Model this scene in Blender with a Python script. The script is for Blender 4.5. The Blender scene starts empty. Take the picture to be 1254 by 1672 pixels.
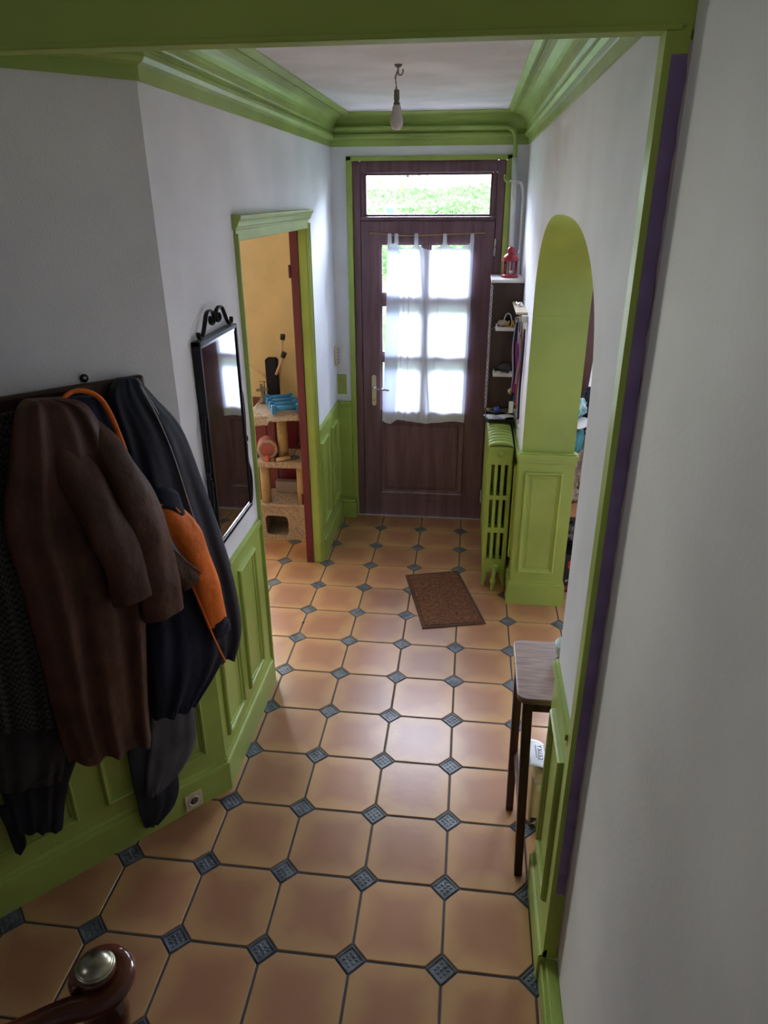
import bpy, bmesh, math, random
from mathutils import Vector, Matrix
random.seed(7)
PI = math.pi
SC = bpy.context.scene
COL = SC.collection
# ------------------------------------------------------------------ helpers
class MB:
    def __init__(s): s.v = []; s.f = []; s.m = []; s.uv = []; s.sm = []
    def add(s, vs, fs, mi=0, smooth=False, uvs=None):
        b = len(s.v); s.v += [tuple(v) for v in vs]
        for k, f in enumerate(fs):
            s.f.append([b+i for i in f]); s.m.append(mi); s.sm.append(smooth)
            s.uv.append(uvs[k] if uvs else None)
        return s
    def box(s, x0, x1, y0, y1, z0, z1, mi=0, M=None):
        vs = [Vector((x, y, z)) for x in (x0, x1) for y in (y0, y1) for z in (z0, z1)]
        if M: vs = [M @ v for v in vs]
        return s.add(vs, [(0,1,3,2),(4,6,7,5),(0,4,5,1),(2,3,7,6),(0,2,6,4),(1,5,7,3)], mi)
    def prism(s, pts, h0, h1, axis=2, mi=0, M=None):
        # polygon pts (2D) extruded along axis from h0 to h1
        def P(p, h):
            q = list(p); q.insert(axis, h); v = Vector(q); return M @ v if M else v
        n = len(pts); vs = [P(p, h0) for p in pts]+[P(p, h1) for p in pts]
        fs = [tuple(range(n)), tuple(range(2*n-1, n-1, -1))]+[(i, (i+1) % n, n+(i+1) % n, n+i) for i in range(n)]
        return s.add(vs, fs, mi)
    def tube(s, pts, rad, n=10, mi=0, cap=True, flat=None, up=None):
        pts = [Vector(p) for p in pts]; m = len(pts)
        rr = rad if isinstance(rad, (list, tuple)) else [rad]*m
        T = [(pts[min(i+1, m-1)]-pts[max(i-1, 0)]).normalized() for i in range(m)]
        nrm = Vector(up) if up else (Vector((0,0,1)) if abs(T[0].z) < .9 else Vector((1,0,0)))
        vs = []
        for i in range(m):
            nrm = (nrm-T[i]*nrm.dot(T[i]))
            nrm = nrm.normalized() if nrm.length > 1e-6 else T[i].orthogonal().normalized()
            b = T[i].cross(nrm)
            for k in range(n):
                a = 2*PI*k/n; fl = flat if flat else 1.0
                vs.append(pts[i]+nrm*(math.cos(a)*rr[i]*fl)+b*(math.sin(a)*rr[i]))
        fs = [(i*n+k, i*n+(k+1) % n, (i+1)*n+(k+1) % n, (i+1)*n+k) for i in range(m-1) for k in range(n)]
        s.add(vs, fs, mi, True)
        if cap:
            s.add(vs[:n], [tuple(range(n-1, -1, -1))], mi); s.add(vs[-n:], [tuple(range(n))], mi)
        return s
    def lathe(s, prof, n=24, c=(0,0,0), mi=0, M=None, smooth=True):
        vs = []
        for r, z in prof:
            for k in range(n):
                a = 2*PI*k/n; v = Vector((r*math.cos(a), r*math.sin(a), z))
                if M: v = M @ v
                vs.append(v+Vector(c))
        m = len(prof)
        fs = [(i*n+k, i*n+(k+1) % n, (i+1)*n+(k+1) % n, (i+1)*n+k) for i in range(m-1) for k in range(n)]
        s.add(vs, fs, mi, smooth)
        if prof[0][0] > 1e-5: s.add(vs[:n], [tuple(range(n-1, -1, -1))], mi)
        if prof[-1][0] > 1e-5: s.add(vs[-n:], [tuple(range(n))], mi)
        return s
    def grid(s, fn, nu, nv, mi=0, closed_u=False, smooth=True):
        vs = [fn(i/(nu if closed_u else nu-1), j/(nv-1)) for j in range(nv) for i in range(nu)]
        fs = []
        for j in range(nv-1):
            for i in range(nu if closed_u else nu-1):
                a = j*nu+i; b = j*nu+(i+1) % nu
                fs.append((a, b, b+nu, a+nu))
        return s.add(vs, fs, mi, smooth)
    def ball(s, c, r, n=14, mi=0, sc=(1,1,1)):
        def fn(u, v):
            a = 2*PI*u; t = PI*v
            return Vector((c[0]+r*sc[0]*math.sin(t)*math.cos(a), c[1]+r*sc[1]*math.sin(t)*math.sin(a), c[2]-r*sc[2]*math.cos(t)))
        return s.grid(fn, n, max(6, n//2), mi, True)
    def build(s, name, mats, parent=None, bevel=0, seg=2, origin=None, weld=True, solid=0, subsurf=0):
        me = bpy.data.meshes.new(name); vs = s.v
        if origin is not None:
            o_ = Vector(origin); vs = [tuple(Vector(v)-o_) for v in vs]
        me.from_pydata(vs, [], s.f)
        mats = mats if isinstance(mats, (list, tuple)) else [mats]
        for m in mats: me.materials.append(m)
        for p, mi, sm in zip(me.polygons, s.m, s.sm): p.material_index = mi; p.use_smooth = sm
        if any(u for u in s.uv):
            l = me.uv_layers.new(name='UVMap')
            for p, u in zip(me.polygons, s.uv):
                if u:
                    for li, q in zip(p.loop_indices, u): l.data[li].uv = q
        bm = bmesh.new(); bm.from_mesh(me)
        if weld: bmesh.ops.remove_doubles(bm, verts=bm.verts, dist=1e-5)
        bmesh.ops.recalc_face_normals(bm, faces=bm.faces); bm.to_mesh(me); bm.free()
        ob = bpy.data.objects.new(name, me); COL.objects.link(ob)
        if origin is not None and parent is None: ob.location = origin
        if parent is not None:
            ob.parent = parent
            pl = Vector(parent.location) if parent.type == 'EMPTY' else Vector((0,0,0))
            if parent.type != 'EMPTY' and parent.parent: pl = Vector((0,0,0))
            if origin is not None: ob.location = Vector(origin)-world_of(parent)
            else: ob.location = -world_of(parent)
        if bevel:
            b = ob.modifiers.new('bevel', 'BEVEL'); b.width = bevel; b.segments = seg; b.limit_method = 'ANGLE'; b.angle_limit = .6
        if solid:
            b = ob.modifiers.new('solid', 'SOLIDIFY'); b.thickness = solid; b.offset = 0
        if subsurf:
            b = ob.modifiers.new('sub', 'SUBSURF'); b.levels = subsurf; b.render_levels = subsurf
        return ob
def world_of(o):
    p = Vector(o.location)
    while o.parent: o = o.parent; p += Vector(o.location)
    return p
def struct(o): o['kind'] = 'structure'; return o
def tag(o, label, cat, group=None):
    o['label'] = label; o['category'] = cat
    if group: o['group'] = group
    return o
def thing(name, loc, label, cat, group=None):
    o = bpy.data.objects.new(name, None); COL.objects.link(o); o.location = loc
    o.empty_display_size = .05
    return tag(o, label, cat, group)
def spline(pts, k=6):
    pts = [Vector(p) for p in pts]; out = []
    P = [pts[0]*2-pts[1]]+pts+[pts[-1]*2-pts[-2]]
    for i in range(1, len(P)-2):
        for j in range(k):
            t = j/k; a, b, c, d = P[i-1], P[i], P[i+1], P[i+2]
            out.append(.5*((2*b)+(c-a)*t+(2*a-5*b+4*c-d)*t*t+(3*b-a-3*c+d)*t**3))
    out.append(pts[-1]); return out
def text_obj(body, size, M, mat, parent, name='writing', depth=.0006):
    cu = bpy.data.curves.new(name, 'FONT'); cu.body = body; cu.size = size; cu.align_x = 'CENTER'; cu.align_y = 'CENTER'; cu.extrude = depth; cu.space_character = 1.2
    t = bpy.data.objects.new(name, cu); COL.objects.link(t)
    bpy.context.view_layer.update()
    me = bpy.data.meshes.new_from_object(t.evaluated_get(bpy.context.evaluated_depsgraph_get()))
    bpy.data.objects.remove(t)
    me.transform(M); me.materials.clear(); me.materials.append(mat)
    o = bpy.data.objects.new(name, me); COL.objects.link(o); o.parent = parent; o.location = -world_of(parent)
    return o
# ------------------------------------------------------------------ materials
def srgb(r, g, b):
    f = lambda c: (c/255/12.92) if c/255 <= .04045 else ((c/255+.055)/1.055)**2.4
    return (f(r), f(g), f(b), 1)
def mat(name, col, rough=.6, metal=0, var=.06, vscale=6, bump=0, bscale=60, spec=.5, coat=0, sheen=0, bdist=.004, stretch=None, col2=None, detail=3, transmission=0, ior=1.45):
    m = bpy.data.materials.new(name); m.use_nodes = True; nt = m.node_tree; N = nt.nodes; L = nt.links
    p = N['Principled BSDF']; p.inputs['Roughness'].default_value = rough; p.inputs['Metallic'].default_value = metal
    p.inputs['Specular IOR Level'].default_value = spec; p.inputs['Coat Weight'].default_value = coat
    p.inputs['Sheen Weight'].default_value = sheen; p.inputs['Transmission Weight'].default_value = transmission; p.inputs['IOR'].default_value = ior
    tc = N.new('ShaderNodeTexCoord'); mp = N.new('ShaderNodeMapping'); L.new(tc.outputs['Object'], mp.inputs[0])
    if stretch: mp.inputs['Scale'].default_value = stretch
    nz = N.new('ShaderNodeTexNoise'); nz.inputs['Scale'].default_value = vscale; nz.inputs['Detail'].default_value = detail; L.new(mp.outputs[0], nz.inputs['Vector'])
    mx = N.new('ShaderNodeMix'); mx.data_type = 'RGBA'
    a = [max(0, c*(1-var*2)) for c in col[:3]]+[1]; b = [min(1, c*(1+var*2)) for c in col[:3]]+[1]
    if col2: a = list(col); b = list(col2)
    mx.inputs['A'].default_value = a; mx.inputs['B'].default_value = b
    rp = N.new('ShaderNodeMapRange'); rp.inputs[1].default_value = .35; rp.inputs[2].default_value = .65
    L.new(nz.outputs['Fac'], rp.inputs[0]); L.new(rp.outputs[0], mx.inputs['Factor']); L.new(mx.outputs['Result'], p.inputs['Base Color'])
    if bump:
        n2 = N.new('ShaderNodeTexNoise'); n2.inputs['Scale'].default_value = bscale; n2.inputs['Detail'].default_value = 3; L.new(tc.outputs['Object'], n2.inputs['Vector'])
        bp = N.new('ShaderNodeBump'); bp.inputs['Strength'].default_value = bump; bp.inputs['Distance'].default_value = bdist
        L.new(n2.outputs['Fac'], bp.inputs['Height']); L.new(bp.outputs[0], p.inputs['Normal'])
    return m
GREEN = (.33, .435, .095, 1)
M = {}
M['green'] = mat('green_paint', GREEN, .38, var=.05, vscale=3, bump=.12, bscale=25)
M['cornice_green'] = mat('green_cornice_paint', (.33, .46, .125, 1), .32, var=.07, vscale=3, bump=.2, bscale=18)
M['olive'] = mat('olive_lintel_paint', (.36, .47, .085, 1), .6, var=.07, vscale=2, bump=.1, bscale=30)
M['wall'] = mat('white_wallpaper', (.76, .78, .84, 1), .75, var=.03, vscale=2.5, bump=.35, bscale=220)
M['wall_near'] = mat('grey_white_plaster', (.72, .72, .735, 1), .7, var=.05, vscale=1.4, bump=.15, bscale=60)
M['ceil'] = mat('ceiling_white', (.76, .76, .80, 1), .8, var=.05, vscale=3, bump=.1, bscale=20)
M['purple'] = mat('purple_paint', (.24, .17, .34, 1), .6, var=.1, vscale=9)
M['chip'] = mat('chipped_plaster', (.50, .42, .40, 1), .8, bump=.4)
M['yellow'] = mat('yellow_wall', (.57, .45, .26, 1), .75, var=.03, bump=.2, bscale=150)
M['redpaint'] = mat('dark_red_paint', (.13, .014, .03, 1), .35, var=.06)
M['door'] = mat('dark_mahogany', (.16, .090, .115, 1), .4, var=.12, vscale=4, stretch=(6, 6, .5), bump=.08, bscale=40)
M['cabwood'] = mat('dark_brown_board', (.045, .024, .020, 1), .3, var=.12, vscale=5, stretch=(5, 5, .6))
M['metal'] = mat('brushed_steel', (.55, .55, .53, 1), .3, 1)
M['chrome'] = mat('chrome', (.75, .75, .77, 1), .12, 1)
M['iron'] = mat('black_iron', (.012, .012, .014, 1), .35, .3, bump=.1)
M['brass'] = mat('aged_brass', (.42, .40, .31, 1), .28, 1, var=.12, vscale=20)
M['rodbrass'] = mat('brass_rod', (.6, .42, .22, 1), .3, 1)
M['whitep'] = mat('white_plastic', (.7, .7, .68, 1), .35)
M['whitepipe'] = mat('white_pipe_paint', (.68, .69, .70, 1), .35)
M['cream'] = mat('cream_plastic', (.58, .5, .36, 1), .4)
M['darkwood'] = mat('stool_leg_wood', (.045, .012, .009, 1), .35, var=.2, stretch=(8, 8, 1))
M['seatwood'] = mat('worn_seat_wood', (.16, .085, .07, 1), .38, vscale=9, stretch=(1.2, 14, 3), col2=(.27, .17, .14, 1), detail=6)
M['newelwood'] = mat('polished_mahogany', (.10, .022, .012, 1), .16, var=.2, vscale=7, coat=.6)
M['carpet'] = mat('beige_carpet', (.40, .31, .25, 1), .95, var=.12, vscale=60, bump=.6, bscale=300)
M['sisal'] = mat('sisal_rope', (.42, .30, .17, 1), .9, var=.1, vscale=30, stretch=(1, 1, 12), bump=.5, bscale=200)
M['coir'] = mat('brown_coir', (.16, .068, .032, 1), .95, var=.2, vscale=60, bump=.9, bscale=400)
M['coiredge'] = mat('mat_edge', (.09, .045, .028, 1), .9, bump=.5, bscale=300)
M['bluepl'] = mat('blue_plastic', (.03, .20, .48, 1), .35)
M['blackfab'] = mat('black_fabric', (.007, .008, .016, 1), .9, bump=.3, bscale=200)
M['blackpl'] = mat('black_plastic', (.01, .01, .011, 1), .35)
M['navy'] = mat('navy_fabric', (.007, .011, .032, 1), .8, var=.15, bump=.6, bscale=10, bdist=.02)
M['navysheen'] = mat('navy_shell_fabric', (.010, .014, .030, 1), .6, var=.15, bump=.5, bscale=9, bdist=.02)
M['orange'] = mat('orange_fabric', (.78, .17, .015, 1), .65, var=.06, bump=.8, bscale=12, bdist=.02)
M['leather'] = mat('brown_suede', (.075, .027, .015, 1), .6, var=.18, vscale=5, bump=.7, bscale=11, bdist=.02)
M['leather2'] = mat('brown_leather', (.055, .027, .020, 1), .45, var=.2, vscale=8, bump=.7, bscale=14, bdist=.02)
M['greyfab'] = mat('grey_fabric', (.075, .075, .09, 1), .9, var=.15, bump=.4, bscale=200)
M['charfab'] = mat('charcoal_fabric', (.03, .03, .033, 1), .9, var=.2, bump=.4, bscale=200)
M['denim'] = mat('dark_denim', (.018, .022, .036, 1), .85, var=.2, bump=.4, bscale=200)
M['piping'] = mat('pale_piping', (.32, .33, .38, 1), .6)
M['lred'] = mat('red_metal', (.30, .022, .035, 1), .3, .2)
M['paper'] = mat('white_paper', (.72, .76, .80, 1), .8)
M['ink'] = mat('ink', (.02, .02, .05, 1), .6)
M['creambag'] = mat('cream_card', (.56, .45, .24, 1), .6, vscale=9, col2=(.46, .30, .15, 1))
M['creambag2'] = mat('wrinkled_cream_plastic', (.42, .37, .28, 1), .35, vscale=14, col2=(.24, .20, .15, 1), bump=.6, bscale=25)
M['greypaint'] = mat('pale_green_card', (.50, .52, .32, 1), .6)
M['brownbag'] = mat('brown_paper', (.36, .18, .08, 1), .7, var=.12, bump=.5, bscale=20)
M['crumple'] = mat('crumpled_paper', (.50, .40, .30, 1), .8, vscale=16, col2=(.20, .15, .12, 1), bump=.9, bscale=22)
M['silverbag'] = mat('silver_film', (.30, .28, .27, 1), .18, .5, vscale=14, col2=(.03, .03, .035, 1), bump=.9, bscale=16)
M['tealbag'] = mat('teal_plastic', (.02, .13, .17, 1), .35, vscale=14, col2=(.06, .30, .36, 1), bump=.8, bscale=20)
M['boxblack'] = mat('black_card', (.012, .011, .012, 1), .35)
M['logored'] = mat('red_print', (.55, .03, .03, 1), .5)
M['whiteprint'] = mat('white_print', (.7, .7, .7, 1), .6)
M['orangestuff'] = mat('peach_fabric', (.75, .25, .13, 1), .7)
M['darkpanel'] = mat('dark_brown_door', (.060, .022, .020, 1), .4, var=.1)
M['pinktun'] = mat('pink_plush', (.42, .13, .13, 1), .9, bump=.5, bscale=150)
M['stickwood'] = mat('pale_wood', (.50, .34, .24, 1), .6)
M['magenta'] = mat('magenta_strap', (.40, .02, .13, 1), .6)
M['orangestrap'] = mat('orange_strap', (.50, .13, .06, 1), .6)
M['bluestrap'] = mat('navy_strap', (.012, .03, .10, 1), .6)
M['blueb'] = mat('blue_strap', (.02, .07, .30, 1), .5)
M['lilac'] = mat('lilac_strap', (.42, .38, .52, 1), .6)
M['yellowbits'] = mat('yellow_rope', (.60, .40, .09, 1), .7)
M['hedge'] = mat('hedge_leaves', (.085, .19, .05, 1), .7, vscale=25, col2=(.17, .30, .10, 1), bump=1, bscale=60)
M['leaf'] = mat('leaf', (.13, .20, .05, 1), .5)
M['stem'] = mat('stem', (.14, .13, .10, 1), .7)
M['ground'] = mat('outdoor_paving', (.30, .30, .28, 1), .8, bump=.3)
M['facade'] = mat('facade_render', (.55, .53, .50, 1), .8)
M['treadwood'] = mat('stair_wood', (.12, .05, .025, 1), .35, var=.2, stretch=(1, 8, 8))
M['dark'] = mat('dark_void', (.01, .01, .01, 1), .9)
M['bulb'] = mat('frosted_bulb', (.62, .58, .60, 1), .25, spec=.6)
M['socketgrey'] = mat('lampholder', (.16, .16, .15, 1), .5)
M['grout'] = mat('dark_grout', (.060, .062, .075, 1), .75, bump=.3, bscale=120)
# houndstooth check
def check_mat():
    m = mat('houndstooth', (.01, .01, .01, 1), .9); nt = m.node_tree; N = nt.nodes; L = nt.links
    ck = N.new('ShaderNodeTexChecker'); ck.inputs['Scale'].default_value = 90
    ck.inputs['Color1'].default_value = (.008, .008, .009, 1); ck.inputs['Color2'].default_value = (.045, .04, .035, 1)
    L.new(N['Texture Coordinate'].outputs['Object'], ck.inputs['Vector']); L.new(ck.outputs['Color'], N['Principled BSDF'].inputs['Base Color'])
    return m
M['hound'] = check_mat()
# flame-shaded terracotta: centre of every tile browner and pinker than its border (tile UVs run -1..1)
def tile_mat():
    m = bpy.data.materials.new('terracotta_tile'); m.use_nodes = True; nt = m.node_tree; N = nt.nodes; L = nt.links
    p = N['Principled BSDF']
    uv = N.new('ShaderNodeUVMap'); sub = N.new('ShaderNodeVectorMath'); sub.operation = 'ABSOLUTE'
    fr = N.new('ShaderNodeVectorMath'); fr.operation = 'FRACTION'; L.new(uv.outputs[0], fr.inputs[0])
    c = N.new('ShaderNodeVectorMath'); c.operation = 'SUBTRACT'; c.inputs[1].default_value = (.5, .5, 0); L.new(fr.outputs[0], c.inputs[0])
    L.new(c.outputs[0], sub.inputs[0]); sx = N.new('ShaderNodeSeparateXYZ'); L.new(sub.outputs[0], sx.inputs[0])
    mxx = N.new('ShaderNodeMath'); mxx.operation = 'MAXIMUM'; L.new(sx.outputs[0], mxx.inputs[0]); L.new(sx.outputs[1], mxx.inputs[1])
    nz = N.new('ShaderNodeTexNoise'); nz.inputs['Scale'].default_value = 1.3; nz.inputs['Detail'].default_value = 4; L.new(uv.outputs[0], nz.inputs['Vector'])
    ad = N.new('ShaderNodeMath'); ad.operation = 'MULTIPLY_ADD'; ad.inputs[1].default_value = .5; L.new(nz.outputs['Fac'], ad.inputs[0]); L.new(mxx.outputs[0], ad.inputs[2])
    mr = N.new('ShaderNodeMapRange'); mr.interpolation_type = 'SMOOTHSTEP'; mr.inputs[1].default_value = .42; mr.inputs[2].default_value = .76; L.new(ad.outputs[0], mr.inputs[0])
    mx = N.new('ShaderNodeMix'); mx.data_type = 'RGBA'; mx.inputs['A'].default_value = (.385, .180, .098, 1); mx.inputs['B'].default_value = (.50, .285, .130, 1)
    L.new(mr.outputs[0], mx.inputs['Factor'])
    fl = N.new('ShaderNodeVectorMath'); fl.operation = 'FLOOR'; L.new(uv.outputs[0], fl.inputs[0])
    wn = N.new('ShaderNodeTexWhiteNoise'); wn.noise_dimensions = '2D'; L.new(fl.outputs[0], wn.inputs['Vector'])
    hs = N.new('ShaderNodeHueSaturation'); L.new(mx.outputs['Result'], hs.inputs['Color'])
    m2 = N.new('ShaderNodeMapRange'); m2.inputs[3].default_value = .86; m2.inputs[4].default_value = 1.1; L.new(wn.outputs[0], m2.inputs[0]); L.new(m2.outputs[0], hs.inputs['Value'])
    L.new(hs.outputs[0], p.inputs['Base Color'])
    p.inputs['Roughness'].default_value = .28; p.inputs['Specular IOR Level'].default_value = .6
    n2 = N.new('ShaderNodeTexNoise'); n2.inputs['Scale'].default_value = 9; n2.inputs['Detail'].default_value = 5; L.new(uv.outputs[0], n2.inputs['Vector'])
    bp = N.new('ShaderNodeBump'); bp.inputs['Strength'].default_value = .12; bp.inputs['Distance'].default_value = .004; L.new(n2.outputs['Fac'], bp.inputs['Height']); L.new(bp.outputs[0], p.inputs['Normal'])
    return m
M['tile'] = tile_mat()
M['cabochon'] = mat('slate_blue_cabochon', (.12, .14, .165, 1), .30, var=.2, vscale=20, bump=.2, bscale=150)
# thin clear glass
def glass_mat():
    m = bpy.data.materials.new('thin_glass'); m.use_nodes = True; nt = m.node_tree; N = nt.nodes; L = nt.links; N.clear()
    o = N.new('ShaderNodeOutputMaterial'); t = N.new('ShaderNodeBsdfTransparent'); t.inputs[0].default_value = (.96, .98, .97, 1)
    g = N.new('ShaderNodeBsdfGlossy'); g.inputs['Roughness'].default_value = .02; lw = N.new('ShaderNodeLayerWeight'); lw.inputs[0].default_value = .12
    mx = N.new('ShaderNodeMixShader'); L.new(lw.outputs['Fresnel'], mx.inputs[0]); L.new(t.outputs[0], mx.inputs[1]); L.new(g.outputs[0], mx.inputs[2]); L.new(mx.outputs[0], o.inputs[0])
    return m
M['glass'] = glass_mat()
def cloth_mat(name, col, tr, thru):
    m = bpy.data.materials.new(name); m.use_nodes = True; nt = m.node_tree; N = nt.nodes; L = nt.links; N.clear()
    o = N.new('ShaderNodeOutputMaterial'); d = N.new('ShaderNodeBsdfDiffuse'); t = N.new('ShaderNodeBsdfTranslucent'); x = N.new('ShaderNodeBsdfTransparent')
    d.inputs[0].default_value = col; t.inputs[0].default_value = col; x.inputs[0].default_value = (1, 1, 1, 1)
    a = N.new('ShaderNodeMixShader'); a.inputs[0].default_value = tr; L.new(d.outputs[0], a.inputs[1]); L.new(t.outputs[0], a.inputs[2])
    b = N.new('ShaderNodeMixShader'); b.inputs[0].default_value = thru; L.new(a.outputs[0], b.inputs[1]); L.new(x.outputs[0], b.inputs[2])
    tc = N.new('ShaderNodeTexCoord'); n2 = N.new('ShaderNodeTexNoise'); n2.inputs['Scale'].default_value = 90; L.new(tc.outputs['Object'], n2.inputs['Vector'])
    bp = N.new('ShaderNodeBump'); bp.inputs['Strength'].default_value = .2; bp.inputs['Distance'].default_value = .002; L.new(n2.outputs['Fac'], bp.inputs['Height']); L.new(bp.outputs[0], d.inputs['Normal'])
    L.new(b.outputs[0], o.inputs[0]); return m
M['curtain'] = cloth_mat('sheer_white_cotton', (.76, .80, .90, 1), .30, .015)
M['whitecurtain'] = cloth_mat('white_curtain_fabric', (.80, .78, .76, 1), .4, .05)
mm = mat('mirror_glass', (.80, .82, .83, 1), .03, 1, var=.01, vscale=8); M['mirror'] = mm
# ------------------------------------------------------------------ dimensions (metres)
S = .31; XL = -.665; XR = .645; YD = 3.65; ZC = 2.676; ZCEIL = 2.865
P0 = Vector((-.665, .70)); DIR = Vector((-.68197, -.73138)); NRM = Vector((.73138, -.68197))
def dw(s, off, z): q = P0+DIR*s+NRM*off; return Vector((q.x, q.y, z))
# ------------------------------------------------------------------ floor
fl = MB()
x0, x1, y0, y1 = -9, 10, -6, 12
fl.box(-3.2, 3.4, -3.6, (y1-.28)*S, -.06, -.0035, 0)
h = .0505; g = .0035   # cabochon half-diagonal, half joint
for i in range(x0, x1):
    for j in range(y0, y1):
        ax, ay = i*S, j*S
        if j == y1-1: tile_top = S*.72
        else: tile_top = S
        e = h+g*1.2
        def poly(k):
            a, b = g+k, e+k*.4
            top = tile_top
            if top < S: return [(ax+b, ay+a), (ax+S-b, ay+a), (ax+S-a, ay+b), (ax+S-a, ay+top), (ax+a, ay+top), (ax+a, ay+b)]
            return [(ax+b, ay+a), (ax+S-b, ay+a), (ax+S-a, ay+b), (ax+S-a, ay+S-b), (ax+S-b, ay+S-a), (ax+b, ay+S-a), (ax+a, ay+S-b), (ax+a, ay+b)]
        p1 = poly(0); p2 = poly(.003); n = len(p1)
        vs = [(x, y, -.004) for x, y in p1]+[(x, y, 0) for x, y in p2]
        U = lambda v: (v[0]/S, v[1]/S)
        fs = [tuple(range(n, 2*n))]+[(k, (k+1) % n, n+(k+1) % n, n+k) for k in range(n)]
        fl.add(vs, fs, 1, False, [[U(vs[q]) for q in f] for f in fs])
# embossed dark cabochons with a four-petal flower
for i in range(x0, x1+1):
    for j in range(y0, y1):
        cx_, cy_ = i*S, j*S
        def D(r, z): return [(cx_+r, cy_, z), (cx_, cy_+r, z), (cx_-r, cy_, z), (cx_, cy_-r, z)]
        rs = [(h, -.004), (h-.002, 0), (h-.007, 0), (h-.009, -.0034)]
        for (ra, za), (rb, zb) in zip(rs[:-1], rs[1:]):
            vs = D(ra, za)+D(rb, zb); fl.add(vs, [(k, (k+1) % 4, 4+(k+1) % 4, 4+k) for k in range(4)], 2)
        fl.add(D(rs[-1][0], rs[-1][1]), [(0, 1, 2, 3)], 2)
        if -1.4 < cx_ < 1.3 and cy_ > -.4:
            for q in range(8):
                a = q*PI/4; L_, W_ = ((.013, .0065) if q % 2 else (.011, .0045)); rc = .0155 if q % 2 else .017
                if q % 2 == 0: L_ = .011; rc = .022
                px, py = cx_+rc*math.cos(a), cy_+rc*math.sin(a)
                vs = []
                for k in range(8):
                    t = 2*PI*k/8; u, w = L_*.5*math.cos(t)*1.3, W_*math.sin(t)*(1.0+.4*math.cos(t))
                    vs.append((px+u*math.cos(a)-w*math.sin(a), py+u*math.sin(a)+w*math.cos(a), -.0034))
                vs.append((px, py, .0012)); fl.add(vs, [(k, (k+1) % 8, 8) for k in range(8)], 2, True)
            vs = [(cx_+.006*math.cos(2*PI*k/8), cy_+.006*math.sin(2*PI*k/8), -.0034) for k in range(8)]+[(cx_, cy_, .0014)]
            fl.add(vs, [(k, (k+1) % 8, 8) for k in range(8)], 2, True)
struct(fl.build('floor', [M['grout'], M['tile'], M['cabochon']], weld=False))
# ------------------------------------------------------------------ walls
ZT = 2.90
w = MB()   # left hall wall with the doorway to the yellow room
w.box(XL-.09, XL, 1.49, 2.80, 2.22, ZT)
w.prism([(XL, .70), (XL, 1.49), (XL-.09, 1.49), (XL-.09, .735)], 0, ZT)
w.box(XL-.09, XL, 2.80, YD, 0, ZT)
struct(w.build('wall_left', M['wall']))
w = MB(); a = dw(0, 0, 0); b = dw(2.6, 0, 0); c = dw(2.6, -.09, 0)
w.prism([(a.x, a.y), (b.x, b.y), (c.x, c.y), (XL-.09, .735)], 0, 4.6)
struct(w.build('wall_diagonal', M['wall']))
# facade wall around the front door and the windows of both side rooms
w = MB(); YO = YD+.12
w.box(-3.0, -2.5, YD, YO+.1, 0, ZT); w.box(-1.5, XL-.0, YD, YO+.1, 0, ZT); w.box(-2.5, -1.5, YD, YO+.1, 0, .9); w.box(-2.5, -1.5, YD, YO+.1, 2.3, ZT)
w.box(XL, -.54, YD, YO+.1, 0, ZT); w.box(.52, XR+.3, YD, YO+.1, 0, ZT); w.box(-.54, .52, YD, YO+.1, 2.60, ZT)
w.box(XR+.3, 1.30, YD, YO+.1, 0, ZT); w.box(2.5, 3.2, YD, YO+.1, 0, ZT); w.box(1.30, 2.5, YD, YO+.1, 0, .9); w.box(1.30, 2.5, YD, YO+.1, 2.3, ZT)
struct(w.build('wall_front', M['wall']))
# right hall wall: arch towards the side room
def arch_pts(n=40):
    cy_, hw, z0, hh = 1.41, 1.01, 1.78, .525; pts = []
    for k in range(n+1):
        t = PI*k/n; c_, s_ = math.cos(t), math.sin(t)
        pts.append((cy_+hw*math.copysign(abs(c_)**(2/2.7), c_), z0+hh*abs(s_)**(2/2.7)))
    return pts   # from far jamb (y large) to near jamb
AP = arch_pts(); YJF = 1.41+1.01; YJN = 1.41-1.01; TH = .30
w = MB()
w.box(XR, XR+TH, YJF, YD, 0, ZT)
n = len(AP)
vs = [(XR, y, z) for y, z in AP]+[(XR, y, ZT) for y, z in AP]+[(XR+TH, y, z) for y, z in AP]+[(XR+TH, y, ZT) for y, z in AP]
fs = []
for k in range(n-1):
    fs += [(k, k+1, n+k+1, n+k), (2*n+k, 3*n+k, 3*n+k+1, 2*n+k+1), (n+k, n+k+1, 3*n+k+1, 3*n+k)]
w.add(vs, fs, 0)
w.add(vs, [(k, 2*n+k, 2*n+k+1, k+1) for k in range(n-1)], 1, True)
w.box(XR, XR+.13, .05, YJN, 0, ZT)
# green painted jamb skins of the arch
w.box(XR+.0015, XR+TH, YJF-.002, YJF, 0, AP[0][1]+.0, 1)
w.box(XR+.0015, XR+.13, YJN, YJN+.002, 0, AP[0][1]+.0, 1)
struct(w.build('wall_right', [M['wall'], M['green']], weld=False))
# stair-side wall close to the camera (plaster), and the far sides of the stairwell
w = MB(); w.box(.68, .775, -3.4, .0, .0, 4.6); struct(w.build('wall_stairs_right', M['wall_near']))
w = MB(); w.box(-2.4, .775, -3.5, -3.4, 0, 4.6); struct(w.build('wall_back', M['wall_near']))
w = MB(); w.box(-2.5, -2.4, -3.5, -.9, 0, 4.6); struct(w.build('wall_stairs_left', M['wall_near']))
w = MB(); w.box(-2.5, .775, -3.5, .8, 4.6, 4.7); struct(w.build('ceiling_stairs', M['ceil']))
# lintel beam with the wall above it
w = MB(); w.box(-1.45, .68, .0, .05, 2.636, 4.6, 0); w.box(-1.3, .66, -.004, .0, 2.636, 2.646, 0)
struct(w.build('trim_1', M['olive'], weld=False, bevel=.003))
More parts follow.
